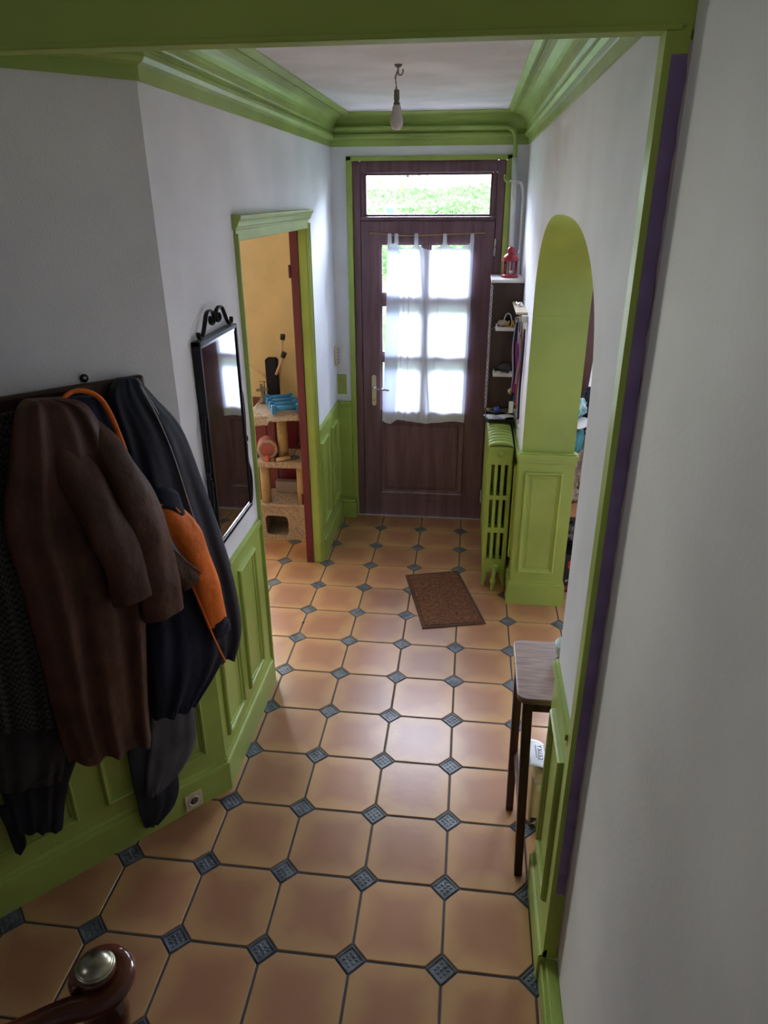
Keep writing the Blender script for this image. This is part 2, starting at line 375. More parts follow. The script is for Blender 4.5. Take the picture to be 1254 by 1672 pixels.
# ceiling
w = MB(); w.box(-3.1, 3.3, .05, YO+.1, ZCEIL, ZCEIL+.1); w.box(.68, 3.3, -.1, .05, ZCEIL, ZCEIL+.1); struct(w.build('ceiling', M['ceil']))
# side rooms
w = MB(); w.box(-.93, XL-.09, 3.44, YD, 0, ZT, 0); w.box(-3.0, -1.5, YD-.012, YD, 2.3, ZT, 0); w.box(-1.5, -.93, YD-.15, YD, 0, ZT, 0)
struct(w.build('wall_yellow_front', M['yellow'], weld=False))
struct(MB().box(-3.1, -3.0, .6, YD, 0, ZT, 0).build('wall_yellow_left', M['yellow'])); struct(MB().box(-3.0, XL-.1, .62, .68, 0, ZT, 0).build('wall_yellow_back', M['yellow']))
struct(MB().box(XL-.094, XL-.0905, 2.85, 3.44, 0, ZT, 0).build('wall_yellow_right', M['yellow']))
w = MB()
w.box(-1.52, -.93, YD-.165, YD-.15, .0, .99); w.box(-1.52, -.93, YD-.18, YD-.15, .95, 1.0)
w.box(-.93, XL-.09, 3.425, 3.44, 0, .99); w.box(-.94, -.92, 3.425, 3.5, 0, .99)
for a_, b_ in ((-1.42, -1.2), (-1.15, -.96)):
    for r in ((a_, b_, .25, .27), (a_, b_, .85, .87), (a_, a_+.02, .25, .87), (b_-.02, b_, .25, .87)):
        w.box(r[0], r[1], YD-.173, YD-.16, r[2], r[3])
struct(w.build('trim_2', M['redpaint'], weld=False, bevel=.002))
w = MB(); w.box(3.2, 3.3, .0, YD, 0, ZT); w.box(.775, 3.2, -.1, -.0, 0, ZT)
struct(w.build('wall_side_room', M['ceil'], weld=False))
# window frames of the two side rooms (daylight comes in here)
def window(n_, xa, xb):
    o = MB()
    for r in ((xa, xb, .9, .96), (xa, xb, 2.24, 2.3), (xa, xa+.06, .9, 2.3), (xb-.06, xb, .9, 2.3), ((xa+xb)/2-.03, (xa+xb)/2+.03, .9, 2.3)):
        o.box(r[0], r[1], YD+.07, YD+.13, r[2], r[3])
    f_ = struct(o.build('window_%d' % n_, M['whitep'], weld=False, bevel=.004))
    gl = MB().box(xa+.05, xb-.05, YD+.095, YD+.1, .95, 2.25).build('pane', M['glass'], f_)
window(1, -2.5, -1.5); window(2, 1.30, 2.5)
# ------------------------------------------------------------------ cornice swept round the hall
prof = [(0, 2.676), (.010, 2.676), (.011, 2.712), (.014, 2.714), (.028, 2.720), (.038, 2.732), (.036, 2.746), (.026, 2.753), (.022, 2.755), (.023, 2.759), (.034, 2.766), (.037, 2.769)]
for k in range(9):
    t = k/8*PI/2; prof.append((.038+.078*(1-math.cos(t)), 2.770+.076*math.sin(t)))
prof += [(.114, 2.851), (.120, 2.852), (.122, 2.846), (.132, 2.848), (.146, 2.856), (.155, 2.860), (.155, ZCEIL), (0, ZCEIL)]
def sweep(path, name, closed=False):
    P = [Vector(p) for p in path]; rows = []
    for i, p in enumerate(P):
        if i == 0: d = (P[1]-P[0]).normalized(); nn = Vector((d.y, -d.x)); sc = 1
        elif i == len(P)-1: d = (P[-1]-P[-2]).normalized(); nn = Vector((d.y, -d.x)); sc = 1
        else:
            d1 = (p-P[i-1]).normalized(); d2 = (P[i+1]-p).normalized(); n1 = Vector((d1.y, -d1.x)); n2 = Vector((d2.y, -d2.x))
            nn = (n1+n2).normalized(); sc = 1/nn.dot(n1)
        rows.append([(p.x+nn.x*q[0]*sc, p.y+nn.y*q[0]*sc, q[1]) for q in prof])
    m = len(prof); o = MB()
    for i in range(len(rows)-1):
        o.add(rows[i]+rows[i+1], [(k, k+1, m+k+1, m+k) for k in range(m-1)], 0)
    return o
a = dw(.93, 0, 0)
co = sweep([(a.x, a.y), (XL, .70), (XL, YD), (XR, YD), (XR, .05)], 'cornice')
struct(co.build('trim_3', M['cornice_green'], weld=True))
# ------------------------------------------------------------------ wainscot, rails, baseboards
# generic panelled dado on a vertical wall given by origin o2, direction d2, outward normal n2 (2D)
def LB(o, o2, d2, n2, s0, s1, t0, t1, z0, z1, mi=0):
    def P(s_, t_): return (o2[0]+d2[0]*s_+n2[0]*t_, o2[1]+d2[1]*s_+n2[1]*t_)
    o.prism([P(s0, t0), P(s1, t0), P(s1, t1), P(s0, t1)], z0, z1, 2, mi)
def molding(o, o2, d2, n2, s0, s1, z0, z1, t=.008, w_=.026, hgt=.018):
    # raised picture-frame moulding with mitred corners; profile rises outward then falls inward
    def P(s_, z_, t_): return (o2[0]+d2[0]*s_+n2[0]*t_, o2[1]+d2[1]*s_+n2[1]*t_, z_)
    pr_ = [(0, t), (.002, t+hgt*.7), (.008, t+hgt), (.015, t+hgt*.8), (.018, t+hgt*.4), (w_, t+hgt*.25), (w_+.001, t)]
    rows = []
    for q, tt in pr_:
        rows.append([P(s0+q, z0+q, tt), P(s1-q, z0+q, tt), P(s1-q, z1-q, tt), P(s0+q, z1-q, tt)])
    for k in range(len(rows)-1):
        o.add(rows[k]+rows[k+1], [(i, (i+1) % 4, 4+(i+1) % 4, 4+i) for i in range(4)])
def dado(o, o2, d2, n2, s0, s1, panels, zt=.962, base=True, zb=.155, bt=.026):
    LB(o, o2, d2, n2, s0, s1, 0, .008, 0, zt-.03)
    LB(o, o2, d2, n2, s0, s1, 0, .020, zt-.026, zt-.006); LB(o, o2, d2, n2, s0, s1, 0, .013, zt-.045, zt-.026); LB(o, o2, d2, n2, s0, s1, 0, .012, zt-.006, zt)
    for p in panels: molding(o, o2, d2, n2, *p)
def baseb(o, o2, d2, n2, s0, s1, zb=.135, bt=.026):
    LB(o, o2, d2, n2, s0, s1, 0, bt, 0, zb)
    def P(s_, t_, z_): return (o2[0]+d2[0]*s_+n2[0]*t_, o2[1]+d2[1]*s_+n2[1]*t_, z_)
    pf = [(bt, zb), (bt-.003, zb+.008), (bt-.011, zb+.012), (bt-.012, zb+.02), (.010, zb+.028), (.008, zb+.034), (0, zb+.034)]
    for k in range(len(pf)-1):
        a1, b1 = pf[k], pf[k+1]
        o.add([P(s0, *a1), P(s1, *a1), P(s1, *b1), P(s0, *b1)], [(0, 1, 2, 3)])
    m = len(pf)
    o.add([P(s0, *q) for q in pf]+[P(s0, 0, zb)], [tuple(range(m+1))]); o.add([P(s1, *q) for q in pf]+[P(s1, 0, zb)], [tuple(range(m+1))])
lw = (XL, 0); ld = (0, 1); ln = (1, 0)
o = MB(); dado(o, lw, ld, ln, .697, 1.435, [(.757, .992, .235, .875), (1.075, 1.312, .235, .875)])
dado(o, lw, ld, ln, 2.86, YD-.03, [(2.90, 3.14, .245, .85), (3.27, 3.52, .235, .845)])
struct(o.build('trim_4', M['green'], weld=False))
o = MB(); baseb(o, lw, ld, ln, .69, 1.432); baseb(o, lw, ld, ln, 2.86, YD-.03)
struct(o.build('baseboard_left', M['green'], weld=False))
o = MB(); dado(o, P0, DIR, NRM, -.007, 2.2, [(.075, .50, .24, .87), (.60, 1.05, .24, .87), (1.15, 1.6, .24, .87)])
struct(o.build('trim_5', M['green'], weld=False))
o = MB(); baseb(o, P0, DIR, NRM, -.012, 2.2); struct(o.build('baseboard_diagonal', M['green'], weld=False))
# right wall behind the radiator + near pillar
rn = (-1, 0)
o = MB(); dado(o, (XR, 0), ld, rn, YJF+.01, YD, [(2.55, 2.95, .24, .87), (3.05, 3.5, .24, .87)])
dado(o, (XR, 0), ld, rn, .052, YJN, [(.075, .32, .28, .87)], zt=1.0)
struct(o.build('trim_6', M['green'], weld=False))
o = MB(); baseb(o, (XR, 0), ld, rn, .0, YJN-.01, zb=.12); baseb(o, (XR, 0), ld, rn, YJF+.03, YD-.03)
LB(o, (.68, 0), ld, rn, -3.3, .0, 0, .052, 0, .095); LB(o, (.68, 0), ld, rn, -3.3, 0, 0, .038, .095, .115)
struct(o.build('baseboard_right', M['green'], weld=False, bevel=.004))
# far arch pier cladding, facing down the hall
yf = YJF
o = MB()
o.box(XR-.012, XR+TH+.012, yf-.028, yf+.0, 0, .955); o.box(XR-.012, XR+.0, yf, yf+.06, 0, .955)
o.box(XR-.030, XR+TH+.026, yf-.046, yf+.08, 0, .135); o.box(XR-.024, XR+TH+.020, yf-.040, yf+.08, .135, .155); o.box(XR-.018, XR+TH+.016, yf-.034, yf+.08, .155, .165)
o.box(XR-.024, XR+TH+.022, yf-.042, yf+.02, .972, 1.004); o.box(XR-.018, XR+TH+.016, yf-.036, yf+.02, .950, .972); o.box(XR-.014, XR+TH+.013, yf-.031, yf+.02, 1.004, 1.012)
molding(o, (.669, yf-.028), (1, 0), (0, -1), .0, .222, .225, .895, t=0, w_=.028, hgt=.016)
o.box(.715, .843, yf-.031, yf-.027, .272, .85)
struct(o.build('trim_7', M['green'], weld=False, bevel=.0025))
# end casing of the right hall wall: lit green bead, purple and olive front face, chipped edge
o = MB()
o.box(XR-.012, XR+.13, .004, .05, .118, 2.64, 0); o.box(XR-.012, XR+.002, .0, .004, .118, 2.64, 1)
o.box(XR+.002, .676, -.001, .004, .42, 2.60, 2); o.box(XR+.002, .676, -.001, .004, .118, .42, 1); o.box(XR+.002, .676, -.001, .004, 2.60, 2.64, 1)
pts = []
for k in range(90):
    z = .17+k*(2.45/89); pts.append((.6765+random.uniform(-.0022, .0018), z))
o.prism([(.684, .17)]+pts+[(.684, 2.62)], -.0045, -.0005, 1, 3)
struct(o.build('trim_8', [M['green'], M['olive'], M['purple'], M['chip']], weld=False))
# yellow-room doorway casing
o = MB(); ya, yb = 1.49, 2.80; zt = 2.205
def caseV(y_in, sgn):
    # stepped vertical casing, from the opening outward
    for a_, b_, t_ in ((0, .014, .008), (.014, .034, .014), (.034, .046, .020)):
        y_a, y_b = sorted((y_in+sgn*a_, y_in+sgn*b_)); o.box(XL, XL+t_, y_a, y_b, 0, zt+.03)
caseV(ya+.008, -1); caseV(yb-.008, 1)
o.box(XL, XL+.010, ya-.036, yb+.036, zt, zt+.045); o.box(XL, XL+.016, ya-.038, yb+.038, zt+.045, zt+.055)
o.prism([(XL, zt+.045), (XL+.014, zt+.045), (XL+.017, zt+.053), (XL+.024, zt+.058), (XL+.027, zt+.068), (XL+.032, zt+.078), (XL+.040, zt+.086), (XL+.042, zt+.100), (XL, zt+.104)], ya-.050, yb+.046, 1)
o.box(XL-.052, XL, ya-.012, ya+.01, 0, zt+.015); o.box(XL-.052, XL, yb-.01, yb+.012, 0, zt+.015); o.box(XL-.052, XL, ya, yb, zt-.002, zt+.02)
struct(o.build('trim_9', M['green'], weld=False, bevel=.003))
o = MB(); o.box(XL-.10, XL-.052, ya-.012, ya+.01, 0, 2.22); o.box(XL-.10, XL-.052, yb-.022, yb+.05, 0, 2.22); o.box(XL-.10, XL-.052, ya, yb, 2.20, 2.22)
for z in (.45, 1.93):
    o.box(XL-.112, XL-.10, yb-.032, yb-.012, z, z+.075)
struct(o.build('trim_10', M['redpaint'], weld=False, bevel=.002))
# green casing and dado block round the front door
o = MB()
for a_, b_ in ((-.560, -.522), (.506, .545)):
    o.box(a_, b_, YD-.022, YD+.02, 0, 2.618)
o.box(-.560, .545, YD-.022, YD+.02, 2.590, 2.618)
o.box(XL, -.560, YD-.03, YD, 0, .93); o.box(XL, -.556, YD-.045, YD, .928, .948); o.box(XL, -.558, YD-.036, YD, .905, .928)
o.box(XL, -.530, YD-.085, YD, 0, .135); o.box(XL, -.540, YD-.072, YD, .135, .155)
o.box(.545, XR, YD-.03, YD, 0, .93)
struct(o.build('trim_11', M['green'], weld=False, bevel=.004))
# ------------------------------------------------------------------ front door
yF = YD+.005
o = MB()
fx0, fx1, fz = -.522, .506, 2.590
o.box(fx0, -.470, yF, yF+.09, 0, fz); o.box(.452, fx1, yF, yF+.09, 0, fz); o.box(-.470, .452, yF, yF+.09, 2.505+.012, fz); o.box(-.470, .452, yF, yF+.09, 2.2215, 2.247); o.box(-.475, .457, yF+.046, yF+.09, 2.185, 2.24); o.box(-.475, -.445, yF+.046, yF+.09, 0, 2.2); o.box(.430, .457, yF+.046, yF+.09, 0, 2.2); o.box(-.475, .457, yF+.046, yF+.09, 0, .03)
o.box(-.470, -.442, yF+.012, yF+.08, 2.247, 2.517); o.box(.421, .452, yF+.012, yF+.08, 2.247, 2.517)
door = struct(o.build('door_1', M['door'], weld=False, bevel=.005))
o = MB()
for r in ((-.442, .421, 2.247, 2.262), (-.442, .421, 2.503, 2.517), (-.442, -.430, 2.247, 2.517), (.409, .421, 2.247, 2.517)): o.box(r[0], r[1], yF+.02, yF+.06, r[2], r[3])
tf = o.build('transom_frame', M['door'], door, weld=False, bevel=.003)
MB().box(-.432, .412, yF+.04, yF+.044, 2.26, 2.506).build('transom_pane', M['glass'], tf)
# leaf with six panes and a lower raised panel
o = MB(); ly = yF-.012; lx0, lx1 = -.466, .450
C1 = (-.322, -.048); C2 = (.026, .290); RZ = [(1.748, 2.064), (1.326, 1.650), (.908, 1.246)]
o.box(lx0, C1[0]-.014, ly, ly+.05, .008, 2.218); o.box(C2[1]+.014, lx1, ly, ly+.05, .008, 2.218)
o.box(C1[0]-.014, C2[1]+.014, ly, ly+.05, 2.078, 2.218)
o.box(C1[0]-.014, C2[1]+.014, ly, ly+.05, .812, .894); o.box(C1[0]-.014, C2[1]+.014, ly, ly+.05, .008, .135); o.box(C1[0]-.014, C2[1]+.014, ly+.001, ly+.05, .139, .205)
o.box(C1[1]+.014, C2[0]-.014, ly+.002, ly+.048, .894, 2.078)
for za, zb in ((1.664, 1.734), (1.260, 1.312)): o.box(C1[0]-.014, C2[1]+.014, ly+.002, ly+.048, za, zb)
leaf = o.build('door_leaf', M['door'], door, weld=False, bevel=.003)
for cc in (C1, C2):
    for za, zb in RZ:
        o = MB()
        for r in ((cc[0]-.014, cc[1]+.014, za-.014, za), (cc[0]-.014, cc[1]+.014, zb, zb+.014), (cc[0]-.014, cc[0], za, zb), (cc[1], cc[1]+.014, za, zb)):
            o.box(r[0], r[1], ly+.010, ly+.044, r[2], r[3])
        fr = o.build('pane_frame', M['door'], leaf, weld=False, bevel=.003)
        MB().box(cc[0]-.003, cc[1]+.003, ly+.026, ly+.030, za-.003, zb+.003).build('pane', M['glass'], leaf)
o = MB(); o.box(C1[0]-.02, C2[1]+.02, ly+.014, ly+.04, .20, .82)
molding(o, (0, ly+.002), (1, 0), (0, -1), C1[0]-.014, C2[1]+.014, .205, .812, t=-.004, w_=.03, hgt=.014)
o.box(C1[0]+.035, C2[1]-.035, ly+.006, ly+.02, .255, .762)
o.build('lower_panel', M['door'], leaf, weld=False, bevel=.003)
o = MB(); hx = -.386
pl_ = []
for k in range(13):
    t = PI*k/12; pl_.append((hx+.017*math.cos(t), 1.137+.017*math.sin(t)))
for k in range(13):
    t = PI+PI*k/12; pl_.append((hx+.017*math.cos(t), .935+.017*math.sin(t)))
o.prism(pl_, ly-.007, ly+.001, 1)
hp = o.build('handle_plate', M['metal'], leaf, bevel=.002)
o = MB(); o.tube(spline([(hx, ly, 1.058), (hx, ly-.04, 1.058), (hx+.012, ly-.05, 1.058), (hx+.05, ly-.05, 1.056), (hx+.118, ly-.048, 1.050)], 5), .0085, 10)
o.lathe([(.013, 0), (.013, .012), (.01, .016)], 14, c=(hx, ly-.007, 1.058), M=Matrix.Rotation(PI/2, 4, 'X'))
o.build('lever', M['chrome'], leaf)
o = MB(); o.lathe([(.008, 0), (.008, .004), (.0, .004)], 12, c=(hx, ly-.007, .965), M=Matrix.Rotation(PI/2, 4, 'X')); o.build('keyhole', M['chrome'], leaf)
for z0_, z1_ in ((1.995, 2.108), (.15, .258)):
    MB().tube([(.459, ly-.006, z0_), (.459, ly-.006, (z0_+z1_)/2-.002)], .0085, 10).tube([(.459, ly-.006, (z0_+z1_)/2+.002), (.459, ly-.006, z1_)], .0085, 10).build('hinge', M['metal'], door)
# doorstep behind
struct(MB().box(-.54, .52, YD-.005, YD+.4, -.06, .004).build('trim_12', M['ground'], bevel=.003))
# ------------------------------------------------------------------ curtain and its rod
cyy = ly-.011
rodp = spline([(-.409, cyy, 2.146), (-.30, cyy, 2.137), (-.20, cyy, 2.128), (-.02, cyy, 2.130), (.18, cyy, 2.138), (.385, cyy, 2.144)], 6)
rod = thing('curtain_rod', (0, cyy, 2.13), 'thin brass curtain rod fixed across the front door leaf', 'curtain rod')
MB().tube(rodp, .0038, 8).build('rod', M['rodbrass'], rod)
for x in (-.400, .376): MB().tube([(x, cyy, 2.145), (x, ly+.002, 2.145)], .0035, 8).build('rod_bracket', M['rodbrass'], rod)
cur = thing('door_curtain', (0, cyy, .80), 'sheer white tab-top curtain hanging over the glazed front door', 'curtain')
tabsx = [(-.265, -.272), (-.218, -.212), (-.080, -.080), (.116, .116), (.302, .297)]   # (x on rod, x at hem)
def ztop(x):
    xs = [t[0] for t in tabsx]
    if x <= xs[0]: return 2.088
    if x >= xs[-1]: return 2.095
    for a_, b_ in zip(xs[:-1], xs[1:]):
        if a_ <= x <= b_:
            u = (x-a_)/(b_-a_); return 2.088-(.055 if (b_-a_) > .1 else .015)*(.8 if a_ > .1 else 1)*math.sin(PI*u)**.8+.004*u
CX0t, CX1t, CX0b, CX1b = -.278, .315, -.318, .300
def curt(u, v):
    xt = CX0t+(CX1t-CX0t)*u; xb = CX0b+(CX1b-CX0b)*u; x = xt+(xb-xt)*v
    zt_ = ztop(xt); zb_ = .822+.010*math.sin(u*9)-(.028 if u < .17 else 0)*math.sin(PI*min(1, u/.17))
    z = zt_+(zb_-zt_)*v
    am = .0035*(.5+.5*v); dens = 1.6-u*.9
    y = cyy-.004+am*math.sin(2*PI*(u*11*dens)+1.5*v)+am*.6*math.sin(2*PI*u*4.3+v*2+1)
    # diagonal drape from the third tab
    q = (u-.38-.16*v); y -= .008*math.exp(-(q/.025)**2)*(1-.4*v)
    x += .006*math.sin(u*40+v*5)*v*(1-u)
    return Vector((x, y, z))
MB().grid(curt, 150, 60).build('curtain_cloth', M['curtain'], cur, weld=False)
for c0, sl, wd in ((.080, .0, .160), (.262, .02, .016), (.395, .17, .030), (.62, -.03, .010), (.225, -.04, .012)):
    def pleat(u, v, c0=c0, sl=sl, wd=wd):
        p = curt(min(1, max(0, c0+sl*v+(u-.5)*wd*(1 if wd > .1 else (1-.55*v)))), .02+.965*v); p.y -= .0022+.0015*math.sin(PI*u); return p
    MB().grid(pleat, 8, 50).build('pleat', M['curtain'], cur, weld=False)
def hem(u, v):
    p = curt(u, .985+.03*v); p.y -= .0016; return p
MB().grid(hem, 150, 3).build('hem', M['curtain'], cur, weld=False)
def side_hem(u, v):
    p = curt(.965+.035*u, v); p.y -= .0016; return p
MB().grid(side_hem, 4, 50).build('side_hem', M['curtain'], cur, weld=False)
for xt, _ in tabsx:
    def tabf(u, v, xt=xt):
        zr = 2.136; wd = .0115*(1+.25*abs(v-.5)*2)
        t = v*2-1; ang = t*PI*.95
        if abs(t) < .35:
            a = t/.35*PI/2; y = cyy+.006*math.sin(a); z = zr+.006*math.cos(a)
        else:
            kk = (abs(t)-.35)/.65; y = cyy+(.006 if t > 0 else -.006)*(1-.3*kk); z = zr-kk*(zr-ztop(xt)+.016)
        return Vector((xt-wd+2*wd*u, y, z))
    MB().grid(tabf, 4, 22).build('tab', M['curtain'], cur, weld=False)
# ------------------------------------------------------------------ heating pipes
gp = thing('heating_pipe', (.5, 3.58, 2.6), 'green painted pipe running along the cornice above the front door', 'pipe')
MB().tube(spline([(-.66, 3.585, 2.778), (-.3, 3.585, 2.777), (.1, 3.585, 2.774), (.45, 3.585, 2.772), (.50, 3.585, 2.768), (.535, 3.585, 2.748), (.548, 3.585, 2.71), (.552, 3.59, 2.66), (.553, 3.60, 2.600)], 5), .014, 14).build('pipe', M['cornice_green'], gp)
MB().box(.06, .085, 3.572, 3.64, 2.756, 2.762).build('pipe_clip', M['cornice_green'], gp)
wp = thing('heating_pipe', (.57, 3.60, 0), 'straight white pipe dropping down the right corner beside the front door', 'pipe')
MB().tube([(.553, 3.60, 2.60), (.560, 3.60, 2.44), (.590, 3.605, .96)], .019, 14).build('pipe', M['whitepipe'], wp)
MB().tube([(.553, 3.60, 2.455), (.553, 3.60, 2.470)], .025, 14).build('pipe_collar', M['whitepipe'], wp)
wq = thing('heating_pipe', (.62, 3.60, 0), 'thin white pipe bending out of the door head and down by the corner', 'pipe')
MB().tube(spline([(.592, 3.60, 2.452), (.605, 3.59, 2.445), (.617, 3.585, 2.41), (.622, 3.585, 2.36), (.6235, 3.59, 2.2), (.6255, 3.59, .96)], 6), .010, 12).build('pipe', M['whitepipe'], wq)
MB().tube([(.575, 3.60, 2.455), (.60, 3.60, 2.452)], .012, 12).build('elbow', M['whitepipe'], wq)
wv = thing('pipe_tap', (.505, 3.60, 2.47), 'small green painted tap stub on the door casing beside the white pipe', 'tap')
MB().tube(spline([(.497, 3.615, 2.485), (.500, 3.60, 2.468), (.515, 3.595, 2.455), (.536, 3.60, 2.450)], 4), .008, 10).ball((.497, 3.61, 2.492), .010).build('stub', M['cornice_green'], wv)
# ------------------------------------------------------------------ pendant bulb
pb = thing('pendant_bulb', (-.03, 1.82, ZCEIL), 'bare frosted light bulb hanging by wires from a ceiling hook', 'light bulb')
bx_, by_ = -.033, 1.82
MB().tube(spline([(bx_+.006, by_, ZCEIL), (bx_+.006, by_, 2.838), (bx_+.010, by_, 2.828), (bx_+.020, by_, 2.828), (bx_+.026, by_, 2.838), (bx_+.025, by_, 2.848)], 5), .0028, 8).lathe([(.016, 0), (.016, -.004), (.006, -.012), (.0, -.012)], 12, c=(bx_+.006, by_, ZCEIL)).build('ceiling_hook', M['socketgrey'], pb)
MB().tube(spline([(bx_+.004, by_, 2.845), (bx_-.008, by_+.004, 2.82), (bx_-.002, by_, 2.80), (bx_-.006, by_, 2.77)], 5), .0018, 6).tube(spline([(bx_+.008, by_, 2.845), (bx_-.002, by_-.004, 2.822), (bx_-.004, by_, 2.80), (bx_+.004, by_, 2.77)], 5), .0018, 6).build('wire', M['socketgrey'], pb)
MB().lathe([(0, 2.775), (.011, 2.775), (.012, 2.740), (.010, 2.738), (.010, 2.730), (.014, 2.728), (.014, 2.715)], 16, c=(bx_, by_, 0)).build('lampholder', M['socketgrey'], pb)
MB().lathe([(.013, 2.722), (.018, 2.712), (.019, 2.70), (.022, 2.685), (.0265, 2.668), (.028, 2.655), (.025, 2.642), (.017, 2.632), (.008, 2.6275), (0, 2.6265)], 24, c=(bx_, by_, 0)).build('bulb', M['bulb'], pb)
# ------------------------------------------------------------------ switch, intercom, sockets
o = thing('light_switch', (-.63, YD-.006, 1.075), 'green painted double switch plate above the dado left of the front door', 'light switch')
MB().box(-.666, -.597, YD-.010, YD, 1.0, 1.152).build('plate', M['green'], o, bevel=.003)
MB().box(-.637, -.627, YD-.018, YD-.008, 1.088, 1.118).build('rocker', mat('orange_rocker', (.75, .25, .10, 1), .4), o, bevel=.002)
MB().box(-.636, -.628, YD-.017, YD-.008, 1.040, 1.062).build('rocker', M['cream'], o, bevel=.002)
o = thing('wall_remote', (XL+.01, 3.58, 1.30), 'cream oblong wall control with dark buttons on the left hall wall', 'wall control')
pl_ = []
for k in range(9): t = PI*k/8; pl_.append((3.575+.045*math.cos(t), 1.350+.045*math.sin(t)*.7))
for k in range(9): t = PI+PI*k/8; pl_.append((3.575+.045*math.cos(t), 1.262+.045*math.sin(t)*.7))
MB().prism(pl_, XL, XL+.022, 0).build('body', M['cream'], o, bevel=.004)
for k in range(5): MB().box(XL+.021, XL+.0245, 3.56, 3.585, 1.252+k*.024, 1.262+k*.024).build('button', M['blackpl'], o)
def dplate(o, s0, s1, t0, t1, z0, z1): LB(o, P0, DIR, NRM, s0, s1, t0, t1, z0, z1); return o
so = thing('wall_socket', dw(.165, .03, .055), 'square cream power socket in the dark green baseboard under the coats', 'power socket')
dplate(MB(), .130, .207, .026, .034, .014, .094).build('plate', M['cream'], so, bevel=.003)
R = Matrix(((DIR.x, 0, NRM.x, 0), (DIR.y, 0, NRM.y, 0), (0, 1, 0, 0), (0, 0, 0, 1)))
MB().lathe([(.024, 0), (.024, .003), (.020, .003), (.019, -.006+.007), (0, .001)], 24, c=dw(.168, .034, .054), M=R).build('recess_ring', M['whitep'], so)
rc_ = MB().lathe([(.018, 0), (.018, .0012), (0, .0012)], 20, c=dw(.168, .0345, .054), M=R).build('recess', mat('socket_recess', (.10, .09, .07, 1), .5), so)
for ds in (-.008, .008): MB().ball(dw(.168+ds, .036, .054), .003, 8).build('pin_hole', M['blackpl'], rc_)
# ------------------------------------------------------------------ radiator
rd = thing('radiator', (.54, 3.0, 0), 'green cast iron column radiator standing by the right wall near the door', 'radiator')
RX0, RX1 = .458, .612; ry0, ry1 = 2.585, 3.47; ns = 15; pitch = (ry1-ry0)/ns
def section(y0_, front):
    o = MB(); zc = [(.205, .395), (.43, .625), (.655, .86)] ; ztp = 1.005; zb_ = .085
    th = pitch*.80 if not front else pitch*.86
    cols = [(RX0+.022, RX0+.040), (RX0+.062, RX0+.080), (RX0+.104, RX0+.122)]
    cols = [(a_+.004, b_+.004) for a_, b_ in cols]
    # shell: outer rounded outline with slots left open, built from bars
    def bar(a_, b_, z0_, z1_, r=.010):
        pr_ = .0025 if b_-a_ > .1 else 0
        y_a, y_b = y0_+.0035-pr_, y0_+th
        pts = [(a_, y_a+r), (a_+r*.3, y_a+r*.3), (a_+r*.8, y_a), (b_-r*.8, y_a), (b_-r*.3, y_a+r*.3), (b_, y_a+r), (b_, y_b-r), (b_-r*.3, y_b-r*.3), (b_-r*.8, y_b), (a_+r*.8, y_b), (a_+r*.3, y_b-r*.3), (a_, y_b-r)]
        o.prism(pts, z0_, z1_, 2)
    xs = [RX0]+[v for c in cols for v in c]+[RX1]
    for k in range(0, len(xs), 2): bar(xs[k], xs[k+1], zb_+.02, ztp-.06, .006)
    bar(RX0, RX1, .86, ztp-.035); bar(RX0, RX1, .395, .43, .006); bar(RX0, RX1, .625, .655, .006); bar(RX0, RX1, zb_+.02, .205)
    # domed top
    def top(u, v):
        a = PI*u; x = (RX0+RX1)/2-(RX1-RX0)/2*math.cos(a); z = ztp-.035+.035*math.sin(a)**.7
        b = v*PI; y = y0_+.002+(th-.002)*(.5-.5*math.cos(b)); z -= .012*(1-math.sin(b)**.5)
        return Vector((x, y, z))
    o.grid(top, 14, 7)
    o.box(RX0+.012, RX1-.012, y0_+.004, y0_+th-.002, ztp-.06, ztp-.03)
    return o
for k in range(ns):
    o = section(ry0+k*pitch, k == 0); o.build('section', M['green'], rd, weld=False)
for z_ in (.93, .155): MB().tube([((RX0+RX1)/2, ry0+.01, z_), ((RX0+RX1)/2, ry1, z_)], .02, 14).build('connecting_tube', M['green'], rd)
RXm = .548
MB().lathe([(.028, 0), (.028, .006), (.022, .010), (.020, .008), (.014, .012), (.012, .016), (0, .016)], 22, c=(.537, ry0+.003, .935), M=Matrix.Rotation(PI/2, 4, 'X')).build('boss', M['green'], rd)
MB().lathe([(.030, 0), (.030, .008), (.024, .012), (.018, .012), (.018, .022), (0, .022)], 22, c=(.545, ry0+.003, .145), M=Matrix.Rotation(PI/2, 4, 'X')).tube(spline([(.545, ry0, .145), (.541, ry0-.035, .142), (.536, ry0-.048, .12), (.534, ry0-.05, .08), (.534, ry0-.05, .0)], 5), .014, 12).lathe([(.018, .055), (.020, .06), (.020, .085), (.018, .09)], 8, c=(.534, ry0-.05, 0)).build('valve', M['green'], rd)
for yy in (ry0+.004, ry1-pitch+.0):
    for sx in (0, 1):
        xa = RX0+.004 if sx == 0 else RX1-.034; xo = xa-.006 if sx == 0 else xa+.012
        MB().prism([(xo, .0), (xo+.026, .0), (xo+.024, .02), (xa+.030, .06), (xa+.030, .11), (xa, .11), (xa, .06), (xo+.003, .02)], yy, yy+.04, 1).build('foot', M['green'], rd, bevel=.004)
